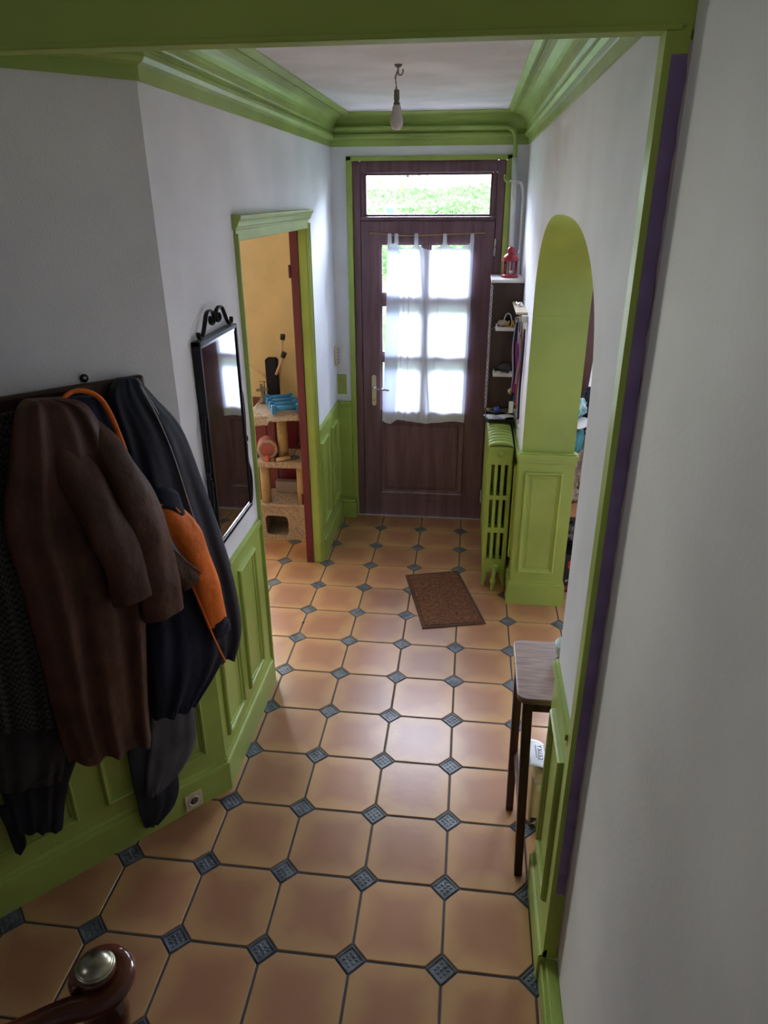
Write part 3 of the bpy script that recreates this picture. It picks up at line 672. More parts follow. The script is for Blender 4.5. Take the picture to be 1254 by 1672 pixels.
# ------------------------------------------------------------------ tray of clutter on the radiator
tr = thing('clutter_tray', (.535, 3.10, 1.005), 'black shallow tray full of papers and trinkets on the radiator', 'tray')
MB().prism([(.436, 3.0), (.462, 2.985), (.60, 2.985), (.626, 3.0), (.628, 3.20), (.45, 3.20)], 1.006, 1.022, 2).build('base', M['blackpl'], tr, bevel=.003)
MB().tube([(.440, 3.0, 1.026), (.464, 2.988, 1.026), (.60, 2.988, 1.026), (.622, 3.0, 1.026), (.624, 3.198, 1.026), (.448, 3.198, 1.026), (.440, 3.0, 1.026)], .005, 8).build('rim', M['blackpl'], tr)
def lumpy(c, r, seed, sc=(1, 1, 1), n=28, amp=.25, fr=4):
    rnd = random.Random(seed); ph = [rnd.uniform(0, 6.28) for _ in range(12)]; fs = [rnd.randint(2, fr+2) for _ in range(6)]
    def fn(u, v):
        a = 2*PI*u; t = PI*v; k = 1
        for q in range(4):
            k += amp/(q+1.2)*math.sin(fs[q]*a+ph[q]+3*t*(q % 2))*math.sin(t*(q+2)+ph[q+5])*math.sin(t)
        return Vector((c[0]+r*sc[0]*k*math.sin(t)*math.cos(a), c[1]+r*sc[1]*k*math.sin(t)*math.sin(a), c[2]-r*sc[2]*k*math.cos(t)))
    return MB().grid(fn, n, n//2+2, 0, True)
def crumple(c, r, seed, sc=(1, 1, 1), n=22, amp=.3, jit=.16):
    o = lumpy(c, r, seed, sc, n, amp, 5); rnd = random.Random(seed+99); C3 = Vector(c)
    o.v = [tuple(C3+(Vector(v)-C3)*(1+rnd.uniform(-jit, jit))+Vector((rnd.uniform(-1, 1), rnd.uniform(-1, 1), rnd.uniform(-1, 1)))*r*.06) for v in o.v]
    o.sm = [False]*len(o.sm); return o
def sheet(c, w_, d_, rz, mat_, name, parent=None, lift=.004, seed=0, tilt=0):
    rnd = random.Random(seed); p1_, p2_ = rnd.uniform(0, 6), rnd.uniform(0, 6)
    def fn(u, v):
        x, y = (u-.5)*w_, (v-.5)*d_; z = lift*(math.sin(u*5+p1_)+math.sin(v*6+p2_)+2)/2+x*tilt
        return Vector((c[0]+x*math.cos(rz)-y*math.sin(rz), c[1]+x*math.sin(rz)+y*math.cos(rz), c[2]+z))
    return MB().grid(fn, 9, 9).build(name, mat_, parent, solid=.0012)
for k, (x, y, w_, d_, rz, m_) in enumerate([(.482, 3.06, .075, .12, .3, 'paper'), (.535, 3.04, .09, .07, -.3, 'lilac'), (.575, 3.05, .09, .08, .5, 'whiteprint'), (.50, 3.13, .08, .09, 1.0, 'greyfab'), (.58, 3.14, .07, .07, .2, 'metal')]):
    pp = sheet((x, y, 1.0235+.0055*k), w_, d_, rz, M[m_], 'loose_paper', None, .004, k)
    tag(pp, ['folded white paper at the left end of the radiator tray', 'pale lilac leaflet at the front of the radiator tray', 'crumpled off-white receipt at the right of the radiator tray', 'grey wrapper at the back left of the radiator tray', 'foil wrapper at the back right of the radiator tray'][k], 'paper')
kr = tag(lumpy((.515, 3.10, 1.067), .018, 3, (1.1, 1, 1.1)).build('blue_trinket', M['blueb']), 'shiny dark blue trinket lying on the radiator tray', 'trinket')
tag(MB().tube(spline([(.575, 3.07, 1.052), (.59, 3.055, 1.055), (.608, 3.07, 1.055), (.600, 3.10, 1.056), (.578, 3.095, 1.055), (.573, 3.073, 1.053)], 5), .0028, 6).build('key_ring', M['brass']), 'small brass ring lying on the right of the radiator tray', 'key ring')
tag(MB().tube([(.436, 3.14, 1.052), (.500, 3.15, 1.056)], .0035, 8).build('pencil', M['lred']), 'thin red pencil lying across the left back of the radiator tray', 'pencil')
# ------------------------------------------------------------------ dark cabinet on the right wall with its little shelves
CY = 3.20
cab = thing('wall_cabinet', (.54, CY, 1.03), 'tall narrow dark brown cabinet on the right wall above the radiator', 'cabinet')
MB().box(.447, .645, CY, CY+.30, 1.045, 1.868).build('body', M['cabwood'], cab, bevel=.003)
MB().box(.436, .645, CY-.012, CY+.31, 1.868, 1.888).build('top_board', M['whitepipe'], cab, bevel=.003)
MB().box(.440, .447, CY+.03, CY+.29, 1.05, 1.865).build('door', M['cabwood'], cab, bevel=.002)
# barley-twist edge
tw = MB()
for ph in (0, PI):
    tw.tube([(.442+.0055*math.cos(t*.55+ph), CY-.003+.0045*math.sin(t*.55+ph), 1.05+t*.0051) for t in range(0, 158)], .0032, 6)
tw.build('twisted_edging', mat('pale_twist', (.50, .46, .52, 1), .25, .2), cab)
def small_shelf(z, label):
    sh = thing('bracket_shelf', (.54, CY, z), label, 'shelf')
    def pts(): return [(.476, CY-.001), (.476, CY-.075), (.480, CY-.088), (.492, CY-.095), (.625, CY-.095), (.630, CY-.09), (.630, CY-.001)]
    MB().prism(pts(), z, z+.012, 2).build('shelf_board', M['whitepipe'], sh, bevel=.002)
    MB().box(.476, .630, CY-.097, CY-.092, z-.006, z+.018).build('front_lip', M['whitepipe'], sh, bevel=.002)
    MB().tube([(.482, CY-.09, z+.012), (.482, CY-.09, z+.024), (.482, CY-.002, z+.024)], .003, 6).build('side_rail', M['whitepipe'], sh)
small_shelf(1.588, 'upper small white shelf on the face of the dark cabinet')
small_shelf(1.292, 'lower small white shelf on the face of the dark cabinet')
tag(lumpy((.520, CY-.055, 1.623), .022, 5, (1.5, 1, 1)).build('cloth_bundle', M['creambag2']), 'beige rolled cloth bundle on the upper small shelf', 'cloth')
tag(MB().tube(spline([(.548, CY-.06, 1.606), (.560, CY-.07, 1.640), (.556, CY-.06, 1.61), (.572, CY-.07, 1.606), (.585, CY-.06, 1.64), (.592, CY-.06, 1.61), (.606, CY-.06, 1.612)], 5), .0062, 8).build('rope_toy', M['yellowbits']), 'yellow looped rope on the upper small shelf', 'rope')
tag(MB().tube(spline([(.535, CY-.045, 1.606), (.530, CY-.05, 1.65), (.545, CY-.05, 1.683), (.565, CY-.05, 1.68), (.575, CY-.05, 1.655), (.580, CY-.05, 1.62)], 5), .0035, 8).build('wire_loop', M['whitepipe']), 'pale wire loop standing up on the upper small shelf', 'wire')
tag(MB().ball((.553, CY-.025, 1.620+.012), .022, 14).build('dark_ball', M['blackfab']), 'dark ball behind the wire loop on the upper small shelf', 'ball')
tag(MB().tube([(.445, CY-.08, 1.585), (.497, CY-.06, 1.618)], .0022, 6).build('thin_stick', M['stem']), 'thin stick poking left off the upper small shelf', 'stick')
tag(lumpy((.560, CY-.045, 1.337), .026, 8, (1.6, 1, 1), amp=.35).build('grey_cloth', M['greyfab']), 'crumpled grey cloth on the lower small shelf', 'cloth')
tag(MB().lathe([(0, 0), (.013, .002), (.015, .010), (.010, .018), (0, .02)], 16, c=(.595, CY-.077, 1.3045)).build('trinket', M['metal']), 'small silver trinket at the right of the lower small shelf', 'trinket')
tag(MB().tube(spline([(.505, CY-.075, 1.308), (.52, CY-.082, 1.316), (.535, CY-.075, 1.309), (.555, CY-.083, 1.312)], 4), .004, 8).build('chain_piece', M['chrome']), 'short bright chain lying on the lower small shelf', 'chain')
# key shelf plate with knob (tilting on the wall) and lanyards below
kp = thing('key_shelf', (.61, 3.05, 1.75), 'white square bracket shelf on the right wall beside the arch', 'shelf')
zz = 1.752
MB().prism([(.578, 3.30), (.645, 3.30), (.645, 2.745), (.578, 2.745)], zz-.014, zz, 2).build('board', M['cream'], kp, bevel=.003)
for yy in (2.80, 3.2): MB().box(.600, .645, yy, yy+.012, zz-.05, zz-.014).build('bracket', M['cream'], kp, bevel=.002)
MB().box(.612, .645, 2.70, 3.10, 1.70, 1.738).build('hook_rail', M['whitepipe'], kp, bevel=.002)
tag(MB().lathe([(0, 0), (.018, 0), (.020, .010), (.014, .020), (.006, .026), (0, .027)], 18, c=(.612, 2.98, zz)).tube(spline([(.600, 2.98, zz+.012), (.590, 3.02, zz+.022), (.596, 3.06, zz+.014)], 4), .004, 8).build('silver_trinket', M['chrome']), 'small silver metal piece lying on the white bracket shelf', 'trinket')
def strap(x, y, z0_, z1_, wd, m_, label, name='lanyard', end=None, sway=.006):
    t = thing(name, (x, y, z1_), label, name.replace('_', ' '), 'lanyards under the bracket shelf')
    MB().tube(spline([(.628, y, 1.712), (.622, y-.004, 1.722), (x, y, 1.715), (x, y, z1_-.01)], 4), .0022, 6).build('loop', M['metal'], t)
    def fn(u, v):
        z = z1_+(z0_-z1_)*v; return Vector((x-wd/2+wd*u+sway*math.sin(v*7+x*90), y+.003*math.sin(v*9+x*200)+.004*u, z))
    MB().grid(fn, 3, 26).build('strap', M[m_], t, solid=.002)
    xe = x+sway*math.sin(7+x*90)
    if end == 'tag': MB().box(xe-.014, xe+.012, y-.002, y+.001, z0_-.085, z0_-.01).build('badge', M['paper'], t, bevel=.002)
    if end == 'clip': MB().tube(spline([(xe, y, z0_), (xe+.004, y, z0_-.02), (xe-.004, y, z0_-.035), (xe, y, z0_-.05)], 4), .003, 6).lathe([(.008, 0), (.008, .003)], 10, c=(xe, y, z0_-.06)).build('clip', M['brass'], t)
    if end == 'medal': MB().lathe([(0, 0), (.021, 0), (.021, .003), (0, .003)], 20, c=(xe, y, z0_-.022), M=Matrix.Rotation(PI/2, 4, 'X')).build('medal', M['brass'], t)
    if end == 'keys':
        MB().lathe([(.010, 0), (.010, .003)], 10, c=(xe, y, z0_-.008), M=Matrix.Rotation(PI/2, 4, 'X')).box(xe-.003, xe+.003, y-.002, y, z0_-.055, z0_-.012).build('key', M['brass'], t)
strap(.581, 2.80, 1.29, 1.70, .008, 'lilac', 'narrow pale lanyard with a round medal, nearest the cabinet', end='medal')
strap(.590, 2.78, 1.22, 1.69, .012, 'blackfab', 'black lanyard ending in a white badge', end='tag')
strap(.600, 2.76, 1.27, 1.58, .012, 'magenta', 'magenta lanyard hanging between black and pale lanyards')
strap(.607, 2.79, 1.20, 1.70, .013, 'blueb', 'bright blue topped lanyard with keys', end='keys')
strap(.610, 2.74, 1.33, 1.64, .009, 'lilac', 'creased pale lilac ribbon in front of the blue lanyard')
strap(.619, 2.75, 1.17, 1.67, .011, 'orangestrap', 'orange lanyard ending in a brass clip', end='clip')
strap(.631, 2.73, 1.11, 1.66, .013, 'bluestrap', 'dark navy lanyard hanging closest to the arch', end='clip', sway=.002)
# ------------------------------------------------------------------ lantern on the cabinet
ln_ = thing('candle_lantern', (.555, 3.34, 1.888), 'small red metal candle lantern standing on the dark cabinet', 'lantern')
lc = (.555, 3.34, 0); zb_ = 1.888
MB().lathe([(0, 0), (.055, 0), (.057, .006), (.052, .014), (.047, .020), (0, .020)], 26, c=(lc[0], lc[1], zb_)).build('base', M['lred'], ln_)
for k in range(6):
    a = k*PI/3+.25; x, y = lc[0]+.044*math.cos(a), lc[1]+.044*math.sin(a)
    MB().box(-.004, .004, -.0025, .0025, 0, .085, M=Matrix.Translation((x, y, zb_+.018)) @ Matrix.Rotation(a+PI/2, 4, 'Z')).build('post', M['lred'], ln_)
MB().lathe([(.041, 0), (.041, .082)], 24, c=(lc[0], lc[1], zb_+.019)).build('glass', M['glass'], ln_)
rf_ = MB().lathe([(.050, 0), (.055, .004), (.054, .012), (.046, .030), (.032, .042), (.024, .045), (.024, .052), (.027, .056), (.026, .070), (.018, .082), (.006, .088), (0, .089)], 26, c=(lc[0], lc[1], zb_+.100)).build('roof', M['lred'], ln_)
MB().lathe([(0, 0), (.018, 0), (.018, .02), (0, .02)], 16, c=(lc[0], lc[1], zb_+.0205)).build('tealight', M['whitep'], ln_)
MB().tube(spline([(lc[0]+.026, lc[1], zb_+.165), (lc[0]+.042, lc[1]-.01, zb_+.165), (lc[0]+.045, lc[1]-.02, zb_+.150), (lc[0]+.036, lc[1]-.024, zb_+.148)], 5), .0022, 6).build('ring_handle', M['metal'], rf_)
# ------------------------------------------------------------------ doormat
dm = thing('doormat', (.22, 2.40, 0), 'brown coir doormat lying askew on the tiled floor', 'doormat')
A_, B_, C_, D_ = Vector((-.052, 2.663)), Vector((.305, 2.762)), Vector((.489, 2.120)), Vector((.109, 2.025))
cm = (A_+B_+C_+D_)/4
q = lambda k: [tuple(cm+(p-cm)*k) for p in (A_, B_, C_, D_)]
MB().prism(q(1), .0005, .008, 2).build('border', M['coiredge'], dm, bevel=.003)
ins = []
for p, (sx, sy) in zip((A_, B_, C_, D_), ((1, -1), (-1, -1), (-1, 1), (1, 1))):
    ex = (B_-A_).normalized(); ey = (A_-D_).normalized(); ins.append(tuple(p+ex*.022*sx+ey*.022*sy))
MB().prism(ins, .007, .0125, 2).build('coir_pile', M['coir'], dm, bevel=.002)
# ------------------------------------------------------------------ stool in the arch
st = thing('stool', (.70, .62, 0), 'dark wooden high stool with pale worn seat in the arch opening', 'stool')
sx0, sx1, sy0, sy1, sz = .530, .850, .438, .795, .80
def rr(x0_, x1_, y0_, y1_, r, n=6):
    pts = []
    for cx_, cy_, a0 in ((x1_-r, y1_-r, 0), (x0_+r, y1_-r, PI/2), (x0_+r, y0_+r, PI), (x1_-r, y0_+r, 3*PI/2)):
        for k in range(n+1): a = a0+k/n*PI/2; pts.append((cx_+r*math.cos(a), cy_+r*math.sin(a)))
    return pts
MB().prism(rr(sx0, sx1, sy0, sy1, .032), sz-.024, sz, 2).build('seat', M['seatwood'], st, bevel=.005, seg=3)
def leg(xt, yt, xb, yb):
    o = MB(); w1_ = .0175; w2_ = .015
    vs = []
    for (x, y, z, w_) in ((xb, yb, 0, w2_), (xt, yt, sz-.024, w1_)):
        vs += [(x-w_, y-w_, z), (x+w_, y-w_, z), (x+w_, y+w_, z), (x-w_, y+w_, z)]
    o.add(vs, [(0, 1, 2, 3), (4, 7, 6, 5)]+[(k, (k+1) % 4, 4+(k+1) % 4, 4+k) for k in range(4)]); return o
LG = [(.567, .470, .585, .402), (.560, .765, .566, .715), (.820, .470, .833, .450), (.820, .765, .830, .765)]
for a_ in LG: leg(*a_).build('leg', M['darkwood'], st, bevel=.003)
for r in ((.575, .812, .478, .498), (.575, .812, .757, .777)): MB().box(r[0], r[1], r[2], r[3], sz-.085, sz-.025).build('apron', M['darkwood'], st, bevel=.002)
for r in ((.555, .575, .50, .755), (.81, .83, .50, .755)): MB().box(r[0], r[1], r[2], r[3], sz-.085, sz-.025).build('apron', M['darkwood'], st, bevel=.002)
MB().box(.566, .582, .455, .735, .27, .31).build('stretcher', M['darkwood'], st, bevel=.003)
MB().box(.820, .838, .48, .76, .27, .31).build('stretcher', M['darkwood'], st, bevel=.003)
# bowl on the stool
bw = MB().lathe([(.024, 0), (.028, .0), (.040, .020), (.046, .058), (.0445, .060), (.0425, .058), (.037, .022), (.024, .006), (0, .005)], 28, c=(.722, .70, sz+.0005)).build('cup', mat('white_ceramic', (.62, .70, .70, 1), .2), origin=(.722, .70, sz))
tag(bw, 'white ceramic cup half hidden by the wall on the stool seat', 'cup')
# parcel under the stool
pc = thing('parcel', (.70, .75, 0), 'cream cardboard parcel on the floor under the stool', 'parcel')
MB().box(.640, .80, .625, .80, 0, .235).build('carton', M['creambag'], pc, bevel=.014, seg=3)
MB().box(.655, .715, .6235, .6255, .20, .235).build('pale_patch', M['greypaint'], pc)
MB().prism([(.672, .12), (.700, .12), (.702, .155), (.695, .168), (.678, .166), (.670, .150)], .6238, .6255, 1).build('window_mark', mat('olive_mark', (.26, .20, .09, 1), .6), pc)
MB().prism([(.644, .022), (.668, .045), (.668, .055), (.644, .055)], .6238, .6255, 1).build('navy_mark', M['ink'], pc)
MB().box(.648, .664, .6238, .6255, .003, .02).build('navy_mark', M['ink'], pc)
MB().box(.668, .70, .6238, .6255, .01, .04).build('brown_mark', mat('brown_mark', (.18, .10, .06, 1), .6), pc)
# soft wrapped bundle on the parcel
sb = tag(lumpy((.705, .745, .268), .048, 12, (1.45, 1.6, .50), n=40, amp=.10, fr=5).build('wrapped_bundle', M['creambag2']), 'wrinkled cream plastic bundle lying on the cardboard parcel', 'bundle')
def paperf(u, v):
    x = .624+.080*u-.004*v; y = .650+.155*v; z = .306-.014*(2*u-.6)**2-.004*v+.006*math.sin(v*3)
    return Vector((x, y, z))
ps = thing('paper_note', (.675, .74, .36), 'white paper sheet marked YX152 draped over the cream bundle', 'paper')
MB().grid(paperf, 12, 12).build('sheet', M['paper'], ps, solid=.0012)
# writing runs away from the viewer along the sheet: letters' up direction is +x
Mt = Matrix.Translation((.668, .722, .3110)) @ Matrix(((0, 1, 0, 0), (-1, 0, 0, 0), (0, 0, 1, 0), (0, 0, 0, 1))) @ Matrix.Scale(1.0, 4)
text_obj('YX152', .026, Mt, M['ink'], ps)
MB().box(.6525, .6545, .69, .765, .3113, .3120).build('underline', M['ink'], ps)
# ------------------------------------------------------------------ things heaped in the side room behind the arch pier
bb = thing('cardboard_box', (1.12, 2.66, 0), 'black cardboard box with red emblem on the floor behind the pier', 'box')
MB().box(.965, 1.30, 2.56, 2.86, 0.0, .10).build('lower_carton', M['boxblack'], bb, bevel=.003)
MB().box(.962, 1.303, 2.558, 2.862, .10, .275).build('upper_carton', M['boxblack'], bb, bevel=.003)
def arc_band(c, r0, r1, a0, a1, y, n=14):
    return MB().prism([(c[0]+r0*math.cos(a0+(a1-a0)*k/n), c[1]+r0*math.sin(a0+(a1-a0)*k/n)) for k in range(n+1)]+[(c[0]+r1*math.cos(a1-(a1-a0)*k/n), c[1]+r1*math.sin(a1-(a1-a0)*k/n)) for k in range(n+1)], y-.0012, y, 1)
arc_band((1.050, .205), .024, .045, PI*.62, PI*.97, 2.557).build('red_emblem', M['logored'], bb)
arc_band((1.050, .205), .024, .045, PI*1.03, PI*1.38, 2.557).build('red_emblem', M['logored'], bb)
for k, (a0, a1) in enumerate(((.08*PI, .92*PI), (1.08*PI, 1.92*PI))):
    o = arc_band((1.006, .032), .006, .014, a0, a1, 2.559); o.build('small_red_emblem', M['logored'], bb)
text_obj('H', .034, Matrix.Translation((1.046, 2.558, .032)) @ Matrix.Rotation(PI/2, 4, 'X'), M['whiteprint'], bb)
for z_, xa, xb in ((.088, 1.0, 1.045), (.079, .998, 1.010)): MB().box(xa, xb, 2.557, 2.5595, z_, z_+.003).build('small_print', M['whiteprint'], bb)
# reference-scale stack upward
tag(crumple((1.09, 2.69, .385), .105, 21, (1.15, 1.0, 1.02), n=34, amp=.10, jit=.07).build('plastic_bag', M['silverbag']), 'shiny grey plastic bag on top of the black box', 'bag')
tag(MB().box(.97, 1.26, 2.60, 2.82, .49, .525).build('folded_cloth', M['navysheen'], bevel=.006), 'dark navy folded cloth on top of the shiny grey bag', 'cloth')
tag(MB().prism([(.955, .526), (1.22, .526), (1.225, .61), (1.05, .635), (.95, .60)], 2.585, 2.80, 1).build('paper_bag', M['brownbag'], bevel=.008, subsurf=0), 'brown paper bag on the pile, below the crumpled papers', 'paper bag')
heap = [((1.00, 2.63, .665), .042, (1.2, 1, .9)), ((1.075, 2.66, .672), .045, (1.1, 1.1, .9)), ((.995, 2.66, .742), .040, (1, 1, 1)), ((1.062, 2.655, .755), .043, (1, 1, .9)), ((1.01, 2.69, .822), .043, (1.1, 1, .9)), ((1.08, 2.68, .84), .043, (1, 1, 1)), ((1.03, 2.70, .905), .045, (1.1, 1, .9)), ((1.075, 2.71, .985), .045, (.9, 1, 1))]
hl = ['crumpled paper lowest left on the brown bag', 'crumpled paper lowest right on the brown bag', 'crumpled paper second up on the left of the heap', 'crumpled paper second up on the right of the heap', 'crumpled paper third up on the left of the heap', 'crumpled paper third up on the right of the heap', 'crumpled paper near the top of the heap under teal bag', 'topmost crumpled paper beside the teal bag']
for k, (c, r_, sc_) in enumerate(heap):
    tag(crumple(c, r_*1.05, 30+k, sc_, n=20, amp=.30, jit=.15).build('crumpled_paper', M['crumple'], origin=c), hl[k], 'crumpled paper', 'crumpled papers behind the pier')
tag(crumple((.985, 2.70, 1.00), .052, 41, (.95, 1, 2.0), n=26, amp=.2, jit=.10).build('plastic_bag', M['tealbag'], origin=(.985, 2.70, 1.0)), 'dark teal plastic bag standing on the heap behind the arch', 'bag')
tag(crumple((.985, 2.71, 1.20), .045, 44, (1.05, 1, 1.2), n=24, amp=.25, jit=.12).build('plastic_bag', mat('pale_teal_plastic', (.05, .25, .28, 1), .3, vscale=20, col2=(.45, .60, .62, 1), bump=.6, bscale=20), origin=(.985, 2.71, 1.205)), 'pale teal plastic bag topmost of the heap behind the arch', 'bag')
tag(MB().lathe([(0, 0), (.045, .001), (.056, .007), (.050, .014), (0, .018)], 26, c=(1.0, 2.655, 1.115), M=Matrix.Rotation(-.30, 4, 'Y') @ Matrix.Rotation(.35, 4, 'X')).build('plastic_lid', M['whitep']), 'white oval plastic lid lying on the dark teal bag', 'lid')  # plastic lid, a shallow closed disc tilted on the teal bag
tag(crumple((1.075, 2.80, 1.15), .078, 51, (.9, 1, 1.9), n=30, amp=.14, jit=.08).build('black_bag', M['blackfab'], origin=(1.075, 2.80, 1.17)), 'black rucksack standing right of the teal bags', 'bag')
tag(MB().box(.96, 1.5, 2.90, 3.40, .0, 1.03).build('storage_chest', M['darkpanel'], bevel=.006), 'dark brown chest standing behind the heap in the side room', 'chest')
tag(MB().tube([(1.03, 2.615, 1.09), (1.07, 2.60, .98)], .007, 8).build('wooden_stick', M['stickwood']), 'pale wooden stick poking out below the white lid', 'stick')
tag(lumpy((1.19, 3.22, 1.17), .05, 53, (1, 1, 1.3), n=28, amp=.1).build('soft_toy', M['orangestuff'], origin=(1.19, 3.22, 1.17)), 'peach coloured soft bundle below the white side-room curtain', 'bundle')
# side room: tall dark door panel and white curtain at the window
struct(MB().box(.95, 1.245, YD-.05, YD, .0, 2.45).build('door_2', M['darkpanel'], bevel=.004))
wc = thing('window_curtain', (1.35, 3.55, 1.0), 'white curtain hanging at the side-room window behind the arch', 'curtain')
def wcf(u, v):
    x = 1.165+.20*u+(.085-.085*min(1, v*1.0))*(1-u); z = 2.4-1.36*v
    return Vector((x+(1-u)*.0, 3.53+.012*math.sin(u*22+v), z))
MB().grid(wcf, 40, 20).build('curtain_cloth', M['whitecurtain'], wc, weld=False)
MB().tube([(.97, 3.53, 2.41), (2.6, 3.53, 2.41)], .01, 8).build('curtain_rod', M['rodbrass'], wc)
# ------------------------------------------------------------------ cat tree
ct = thing('cat_tree', (-1.0, 3.25, 0), 'beige carpeted cat tree with posts standing in the yellow room', 'cat tree')
bxa, bxb, bya, byb = -1.185, -.828, 3.12, 3.42
o = MB()
fz0, fz1 = .0, .262
hp_ = rr(-1.150, -.978, .035, .195, .03)
# front with opening: build ring between rectangle and hole
n = len(hp_); outer = []
for (x, z) in hp_:
    cx_, cz_ = -1.064, .115; dx, dz = x-cx_, z-cz_; t = min(((bxb if dx > 0 else bxa)-cx_)/dx if abs(dx) > 1e-6 else 9, ((fz1 if dz > 0 else fz0)-cz_)/dz if abs(dz) > 1e-6 else 9)
    outer.append((cx_+dx*t, cz_+dz*t))
def snap(pts):
    # pull nearest outer points to the rectangle's corners
    for cx_, cz_ in ((bxa, fz0), (bxb, fz0), (bxa, fz1), (bxb, fz1)):
        k = min(range(len(pts)), key=lambda i: (pts[i][0]-cx_)**2+(pts[i][1]-cz_)**2); pts[k] = (cx_, cz_)
    return pts
outer = snap(outer)
vs = [(x, bya, z) for x, z in hp_]+[(x, bya, z) for x, z in outer]+[(x, bya+.012, z) for x, z in hp_]
o.add(vs, [(k, (k+1) % n, n+(k+1) % n, n+k) for k in range(n)]+[(k, (k+1) % n, 2*n+(k+1) % n, 2*n+k) for k in range(n)])
o.box(bxa, bxa+.012, bya, byb, fz0, fz1); o.box(bxb-.012, bxb, bya, byb, fz0, fz1); o.box(bxa, bxb, byb-.012, byb, fz0, fz1); o.box(bxa, bxb, bya+.012, byb, .0, .012)
o.build('den_box', M['carpet'], ct, weld=False)
MB().prism(rr(bxa-.01, bxb+.012, bya-.012, byb+.01, .02), fz1, fz1+.03, 2).build('den_top', M['carpet'], ct, bevel=.008)
MB().prism(rr(bxa-.005, bxb+.0, bya-.015, byb+.0, .03), .580, .628, 2).build('middle_platform', M['carpet'], ct, bevel=.01)
MB().tube([(-1.142, 3.165, .29), (-1.142, 3.165, .582)], .036, 18).build('sisal_post', M['sisal'], ct)
MB().tube([(-.868, 3.165, .29), (-.868, 3.165, .582)], .036, 18).build('sisal_post', M['sisal'], ct)
MB().tube([(-1.005, 3.22, .628), (-1.005, 3.22, .958)], .037, 18).build('sisal_post', M['sisal'], ct)
MB().prism([(-1.17, 3.02), (-.825, 3.06), (-.845, 3.42), (-1.20, 3.40)], .955, .990, 2).build('top_platform', M['carpet'], ct, bevel=.01)
def drape(u, v):
    x = -1.185+.355*u-.03*v; y = 2.965+.44*v+.02*u; z = .998+.004*math.sin(u*9+v*6)
    k = max(0, 1-v*3.2); z -= k*k*(.060 if u < .33 else .030)*(1.2-u*.6); x += (0.04*(1-u))*k
    return Vector((x, y+.035*k*(1-u), z))
MB().grid(drape, 26, 26).build('loose_mat', M['carpet'], ct, solid=.008)
# things on the cat tree
bt = thing('roller_toy', (-.97, 3.20, 1.01), 'blue plastic frame with rollers lying on the cat tree top', 'toy')
Mr = Matrix.Translation((-.985, 3.20, 1.012)) @ Matrix.Rotation(.42, 4, 'Z')
o = MB()
for sx in (-1, 1):
    ob_ = MB().box(sx*.085-.012, sx*.085+.012, -.17, .17, .0, .022, M=Mr)
    for yy in (-.15, -.05, .05, .15): ob_.box(sx*.085-.015, sx*.085+.015, yy-.022, yy+.022, .0, .060, M=Mr)
    ob_.build('side_rail', M['bluepl'], bt, weld=False, bevel=.004)
for yy in (-.15, -.05, .05, .15):
    MB().tube([Mr @ Vector((-.08, yy, .035)), Mr @ Vector((.08, yy, .035))], .019, 12).build('roller', M['bluepl'], bt)
tag(MB().prism(rr(-1.140, -1.055, 1.004, 1.320, .022), 3.365, 3.425, 1).build('black_case', M['blackfab'], bevel=.006), 'tall black padded case standing on the cat tree', 'case')
def mallet(a_, b_, label, col):
    t = thing('mallet', a_, label, 'mallet')
    MB().tube([a_, b_], [.010, .009], 10).build('handle', M[col], t)
    d = (Vector(b_)-Vector(a_)).normalized(); e = Vector(b_)
    MB().tube([e-d*.002, e+d*.035], .0185, 14).build('head', M['blackpl'], t)
mallet((-1.056, 3.345, 1.21), (-.996, 3.335, 1.340), 'short pale stick with black round end leaning on the black case', 'stickwood')
mallet((-1.085, 3.436, 1.01), (-1.017, 3.434, 1.445), 'tall pale stick with black end behind the black case', 'stickwood')
rod_ = thing('stick_bundle', (-1.2, 3.42, 1.15), 'thin bundle of sticks leaning left behind the windmill', 'stick toy')
MB().tube([(-1.12, 3.425, 1.150), (-1.28, 3.43, 1.265)], .004, 8).tube([(-1.12, 3.425, 1.140), (-1.28, 3.43, 1.250)], .004, 8).tube([(-1.115, 3.43, 1.14), (-1.18, 3.43, 1.195)], .007, 8).build('sticks', M['stickwood'], rod_)
wm = thing('windmill_figure', (-1.165, 3.33, 1.0), 'small grey windmill ornament at the left of the cat tree top', 'ornament')
tw_ = MB().lathe([(0, 0), (.032, 0), (.030, .03), (.018, .038), (.014, .09), (.020, .10), (.018, .115), (0, .12)], 16, c=(-1.158, 3.33, 1.003)).build('tower', mat('stone_grey', (.20, .15, .13, 1), .7, bump=.4), wm)
for k in range(4):
    a = k*PI/2+.1
    MB().prism([(0, -.003), (.012, -.012), (.042, -.009), (.046, 0), (.042, .009), (.012, .012), (0, .003)], 0, .003, 2, M=Matrix.Translation((-1.158, 3.308, 1.105)) @ Matrix.Rotation(PI/2, 4, 'X') @ Matrix.Rotation(a, 4, 'Z')).build('sail', M['stem'], tw_)
MB().prism([(-.045, 0), (.01, -.006), (.05, 0), (.01, .006)], 0, .003, 2, M=Matrix.Translation((-1.140, 3.33, 1.158))).tube([(-1.145, 3.33, 1.12), (-1.145, 3.33, 1.16)], .003, 6).build('weather_vane', M['blackpl'], wm)
tn = thing('plush_tunnel', (-1.13, 3.17, .63), 'round pink and cream plush tube toy on the middle platform', 'pet toy')
Mt2 = Matrix.Translation((-1.118, 3.21, .703)) @ Matrix.Rotation(.25, 4, 'Z') @ Matrix.Rotation(PI/2, 4, 'X')
MB().lathe([(.062, -.07), (.070, -.05), (.071, .03), (.068, .05)], 26, M=Mt2).build('tube', M['pinktun'], tn, solid=.012)
